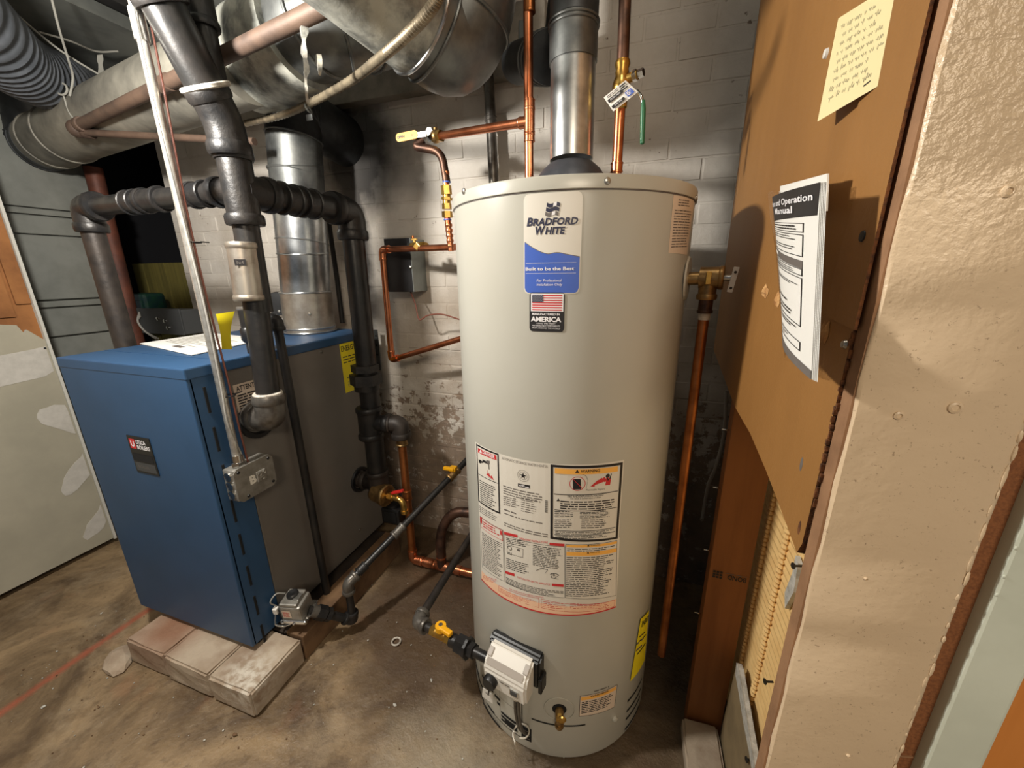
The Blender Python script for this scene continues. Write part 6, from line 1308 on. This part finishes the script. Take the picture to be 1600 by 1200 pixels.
# plasterboard scrap with a torn white edge, and the gypsum lump by the stud
s_a, s_b, s_c, s_d = V(0.300, 0.906, 0.322), V(0.300, 0.926, 0.036), V(0.300, 0.860, -0.022), V(0.300, 0.742, 0.317)
mb = MB(); mb.prism([(0.300, 0.925, 0.0), (0.300, 0.928, s_b.z + 0.05), (0.300, 0.914, s_a.z), (0.300, 0.895, s_a.z + 0.006), (0.300, 0.70, 0.285), (0.300, 0.55, 0.26), (0.300, 0.55, 0.0)], (0.012, 0, 0), scrap_m, torn_m)
te = [(0.914, s_a.z + 0.001), (0.893, s_a.z + 0.007), (0.70, 0.286), (0.55, 0.262), (0.55, 0.225), (0.66, 0.248), (0.74, 0.268), (0.80, 0.272), (0.86, 0.286), (0.905, 0.292)]
mb.prism([(0.2994, a, b) for a, b in te], (0.0008, 0, 0), torn_m); tag(mb.build('plasterboard_scrap'), 'scrap of plasterboard with torn white edge below the yellow lath', 'board')
mb = MB(); yt = [V(0.318, 0.778, 0.767), V(0.318, 0.761, 0.762), V(0.318, 0.753, 0.702), V(0.318, 0.773, 0.643), V(0.318, 0.788, 0.669), V(0.318, 0.775, 0.728)]
mb.prism(yt, (0.008, 0, 0), torn_m); tag(mb.build('gypsum_fragment'), 'ragged grey gypsum fragment stuck beside the upper yellow lath', 'plaster')
for p, lab in ((V(0.300, 0.732, 0.776), 'upper bent nail sticking out in front of the yellow lath'), (V(0.300, 0.740, 0.480), 'lower bent nail sticking out in front of the yellow lath'), (V(0.295, 0.732, 0.257), 'nail end at the bottom of the rough stud')):
    nl = MB(); nl.cyl((0.315, p.y + 0.004, p.z), p, 0.0022, iron, 8); nl.lathe([(0.006, 0), (0.006, 0.0018), (0, 0.002)], p, iron, 10, axis=(-1, -0.2, 0.1)); tag(nl.build('bent_nail'), lab, 'nail')
block('footing_block', 0.200, 0.294, 0.80, 0.944, 0.045, 'grey concrete footing block under the brown stud', 9)
# grey cable hanging in the dark gap behind the stud
tag(MB().tube(spline([V(0.243, 1.200, 0.972), V(0.252, 1.200, 0.836), V(0.243, 1.200, 0.730), V(0.230, 1.200, 0.662), V(0.227, 1.200, 0.548)], 8), 0.0048, wire_grey, 10).build('grey_cable'), 'grey cable hanging in the dark gap behind the brown stud', 'cable')
# handwritten note
n0, n1, n2, n3_ = V(0.1945, 0.672, 1.592), V(0.1975, 0.541, 1.572), V(0.1965, 0.541, 1.476), V(0.176, 0.612, 1.462)
n0 = V(0.196, 0.671, 1.594); n3_ = V(0.180, 0.624, 1.473); n2 = V(0.197, 0.529, 1.472); n1 = V(0.197, 0.534, 1.556)
mb = MB(); vs = []; N = 12
def npt(s, z, l=0.0):
    p = (n0 * (1 - s) + n1 * s) * z + (n3_ * (1 - s) + n2 * s) * (1 - z); c_ = 4 * (1 - z) * max(0, 0.5 - z) * (1 - s) * 0.0; return p + V(-c_ - l, 0, 0)
for j in range(N + 1):
    for i in range(N + 1): vs.append(npt(i / N, j / N))
fs = [(j * (N + 1) + i, j * (N + 1) + i + 1, (j + 1) * (N + 1) + i + 1, (j + 1) * (N + 1) + i) for j in range(N) for i in range(N)]
mb.add(vs, fs, note_m, True); note = tag(mb.build('paper_note'), 'pale yellow handwritten note pinned to the brown fibreboard', 'note')
mb = MB(); r = random.Random(3)
for row in range(9):
    z = 0.88 - row * 0.088; x = 0.10 + 0.08 * r.random(); end = 0.35 + 0.55 * r.random() if row in (0, 2) else 0.95 - 0.2 * r.random()
    while x < end:
        wl2 = r.uniform(0.05, 0.13); pts = []; m_ = int(wl2 * 90)
        for k in range(m_ + 1): pts.append((x + wl2 * k / m_, z + 0.02 * math.sin(k * 2.3 + r.random()) * (1 + (r.random() > 0.85))))
        for a_, b_ in zip(pts[:-1], pts[1:]): mb.patch(npt, (a_, (b_[0], b_[1]), (b_[0] + 0.004, b_[1] - 0.006), (a_[0] + 0.004, a_[1] - 0.006)), ink_pencil, 0.0004)
        x += wl2 + 0.035
mb.patch(npt, ((0.78, 0.10), (0.88, 0.115), (0.88, 0.10), (0.78, 0.085)), ink, 0.0004); mb.build('handwriting', note)
# manual in a clear plastic bag hanging on the sheet
man = thing('manual_booklet', 'printed manual in a clear plastic bag hung on the fibreboard', 'booklet', (0.16, 0.6, 1.2))
m_tl, m_tr, m_br, m_bl = V(0.178, 0.763, 1.412), V(0.150, 0.480, 1.383), V(0.158, 0.433, 1.202), V(0.180, 0.604, 1.222)
def mpt(s, z, l=0.0):
    e0_ = m_bl.lerp(m_tl, z); e1_ = m_br.lerp(m_tr, z); p = e0_.lerp(e1_, s)
    b_ = 0.010 * math.sin(PI * s) * (1 - 0.3 * z) ; nn = (e1_ - e0_).cross(V(0, 0, 1)).normalized()
    return p + nn * (b_ + l)
mb = MB(); vs = []; N = 14
for j in range(N + 1):
    for i in range(N + 1): vs.append(mpt(i / N, j / N))
mb.add(vs, fs if N == 12 else [(j * (N + 1) + i, j * (N + 1) + i + 1, (j + 1) * (N + 1) + i + 1, (j + 1) * (N + 1) + i) for j in range(N) for i in range(N)], paper_m, True)
for q_ in range(1, 5):
    vs2 = [mpt(s_ / 6, z_, -0.0009 * q_) + (m_tr - m_tl).normalized() * 0.0016 * q_ for z_ in (0, 1) for s_ in range(7)]; mb.add(vs2, [(i, i + 1, i + 8, i + 7) for i in range(6)], paper_m, True)
mb.build('pages', man)
mb = MB(); mb.patch(mpt, ((0.0, 1.0), (1.0, 1.0), (0.985, 0.835), (0.0, 0.80)), box_black, 0.0005, 12)
mb.text(mpt, 'tion and Operation', 0.02, 0.915, 0.042, ink_white, 0.0012, width=0.92, bold=0.02); mb.text(mpt, 'Manual', 0.18, 0.855, 0.042, ink_white, 0.0012, width=0.5, bold=0.02)
def bframe(x0, z0, x1, z1, t=0.012):
    mb.patch(mpt, ((x0, z1), (x1, z1), (x1, z1 - t * 0.4), (x0, z1 - t * 0.4)), ink, 0.0006, 8); mb.patch(mpt, ((x0, z0), (x1, z0), (x1, z0 - t * 0.4), (x0, z0 - t * 0.4)), ink, 0.0006, 8); mb.patch(mpt, ((x1 - t, z1), (x1, z1), (x1, z0), (x1 - t, z0)), ink, 0.0006, 1, 3)
bframe(0.0, 0.745, 0.84, 0.795); mb.lines(mpt, 0.04, 0.78, 0.785, 0.75, 2, ink, 0.0008, 0.5, ragged=0.1)
bframe(0.0, 0.61, 0.84, 0.73); mb.lines(mpt, 0.03, 0.82, 0.72, 0.69, 2, ink, 0.0008, 0.4); mb.lines(mpt, 0.03, 0.82, 0.66, 0.63, 2, ink, 0.0008, 0.4)
mb.patch(mpt, ((0.0, 0.595), (0.84, 0.585), (0.84, 0.54), (0.0, 0.55)), ink_grey, 0.0006, 8); mb.patch(mpt, ((0.02, 0.585), (0.25, 0.582), (0.25, 0.56), (0.02, 0.563)), paper_m, 0.0009, 3)
bframe(0.0, 0.505, 0.84, 0.54); mb.lines(mpt, 0.03, 0.8, 0.53, 0.508, 2, ink, 0.0008, 0.45)
bframe(0.0, 0.23, 0.84, 0.49); mb.lines(mpt, 0.03, 0.25, 0.48, 0.30, 8, ink_grey, 0.0008, 0.4); mb.lines(mpt, 0.03, 0.8, 0.45, 0.43, 2, ink, 0.0008, 0.5); mb.lines(mpt, 0.05, 0.7, 0.335, 0.31, 1, ink, 0.0008, 0.4); mb.lines(mpt, 0.03, 0.8, 0.29, 0.25, 2, ink, 0.0008, 0.45)
mb.lines(mpt, 0.1, 0.8, 0.215, 0.19, 2, ink, 0.0008, 0.5); bframe(0.12, 0.10, 0.84, 0.145); mb.lines(mpt, 0.2, 0.6, 0.135, 0.11, 2, ink_grey, 0.0008, 0.4)
mb.patch(mpt, ((0.0, 0.06), (1.0, 0.045), (1.0, 0.0), (0.0, 0.0)), ink_grey, 0.0006, 8); mb.build('cover_print', man)
# second sheet sticking out on top
a_, b_, c_, d_ = V(0.186, 0.763, 1.427), V(0.172, 0.537, 1.400), V(0.176, 0.533, 1.363), V(0.186, 0.735, 1.379)
MB().prism([a_, b_, c_, d_], (0.002, 0, 0), paper_m).build('loose_sheet', man)
# plastic bag behind and round the booklet
mb = MB(); vs = []; tl_, tr_, br_, bl_ = V(0.185, 0.810, 1.426), V(0.192, 0.527, 1.384), V(0.190, 0.499, 1.189), V(0.190, 0.636, 1.195); N = 14
def bag(s, z):
    p = (bl_.lerp(br_, s)).lerp(tl_.lerp(tr_, s), z); return p + V(0.004 * math.sin(s * 9 + z * 5) - 0.010 * math.sin(PI * s), 0, 0.002 * math.sin(s * 13))
for j in range(N + 1):
    for i in range(N + 1): vs.append(bag(i / N, j / N))
mb.add(vs, [(j * (N + 1) + i, j * (N + 1) + i + 1, (j + 1) * (N + 1) + i + 1, (j + 1) * (N + 1) + i) for j in range(N) for i in range(N)], bag_m, True); tag(mb.build('plastic_bag', man), 'clear plastic bag around the manual')

# ================================================================== SMALL THINGS ON THE FLOOR
c = V(-0.769, 0.921, 0.003); tag(MB().ring(c, (0, 0, 1), 0.0155, 0.0032, seal, 24, 8).build('washer_ring'), 'pale rubber washer ring lying on the floor by the gas line', 'washer')
r = random.Random(11); k_ = 0
for (u, lab) in ((V(-0.645, 0.732, 0.003), 'thin white sliver on the floor in front of the dark damp patch'), (V(-0.575, 0.836, 0.003), 'small pale chip on the floor left of the water heater base'), (V(-1.699, 0.385, 0.003), 'white pebble on the floor near the red line'), (V(-1.437, 0.588, 0.003), 'small pale chip by the left concrete block'), (V(-1.047, 0.516, 0.003), 'brown stone chip in front of the corner concrete block')):
    bm = bmesh.new(); bmesh.ops.create_icosphere(bm, subdivisions=1, radius=0.006)
    for v in bm.verts: v.co = Vector((v.co.x * r.uniform(0.8, 1.4), v.co.y * r.uniform(0.5, 0.9), v.co.z * 0.5)) * (1 + 0.2 * r.random())
    me = bpy.data.meshes.new('chip'); bm.to_mesh(me); bm.free(); me.materials.append(torn_m if k_ != 4 else plank_m); o = bpy.data.objects.new('stone_chip', me); COL.objects.link(o); o.location = u; o.rotation_euler.z = r.random() * 3; tag(o, lab, 'chip'); k_ += 1
r2 = random.Random(4); bm = bmesh.new(); bmesh.ops.create_icosphere(bm, subdivisions=2, radius=0.045)
for v in bm.verts: v.co = Vector((v.co.x * 1.5, v.co.y * 0.9, max(v.co.z, -0.02) * 0.55)) * (1 + 0.16 * (r2.random() - 0.5))
me = bpy.data.meshes.new('chunk'); bm.to_mesh(me); bm.free(); me.materials.append(block_m); o = bpy.data.objects.new('concrete_chunk', me); COL.objects.link(o); o.location = V(-1.657, 0.557, 0.004); o.rotation_euler.z = -0.5
tag(o, 'broken low lump of concrete against the left end of the boiler base', 'rubble')
mb = MB()
for k in range(420):
    x = r.uniform(-2.0, 0.1); y = r.uniform(0.3, 0.75) if r.random() < 0.7 else r.uniform(0.75, 1.2); q_ = r.uniform(0.0012, 0.004)
    mb.box((x, y, 0.0005), (q_, q_ * r.uniform(0.6, 1.4), q_ * 0.7), torn_m if r.random() < 0.4 else plank_m, rot=Matrix.Rotation(r.random() * 3, 3, 'Z'))
tag(mb.build('floor_grit'), 'fine grit and crumbs scattered over the concrete floor', 'grit', kind='stuff')
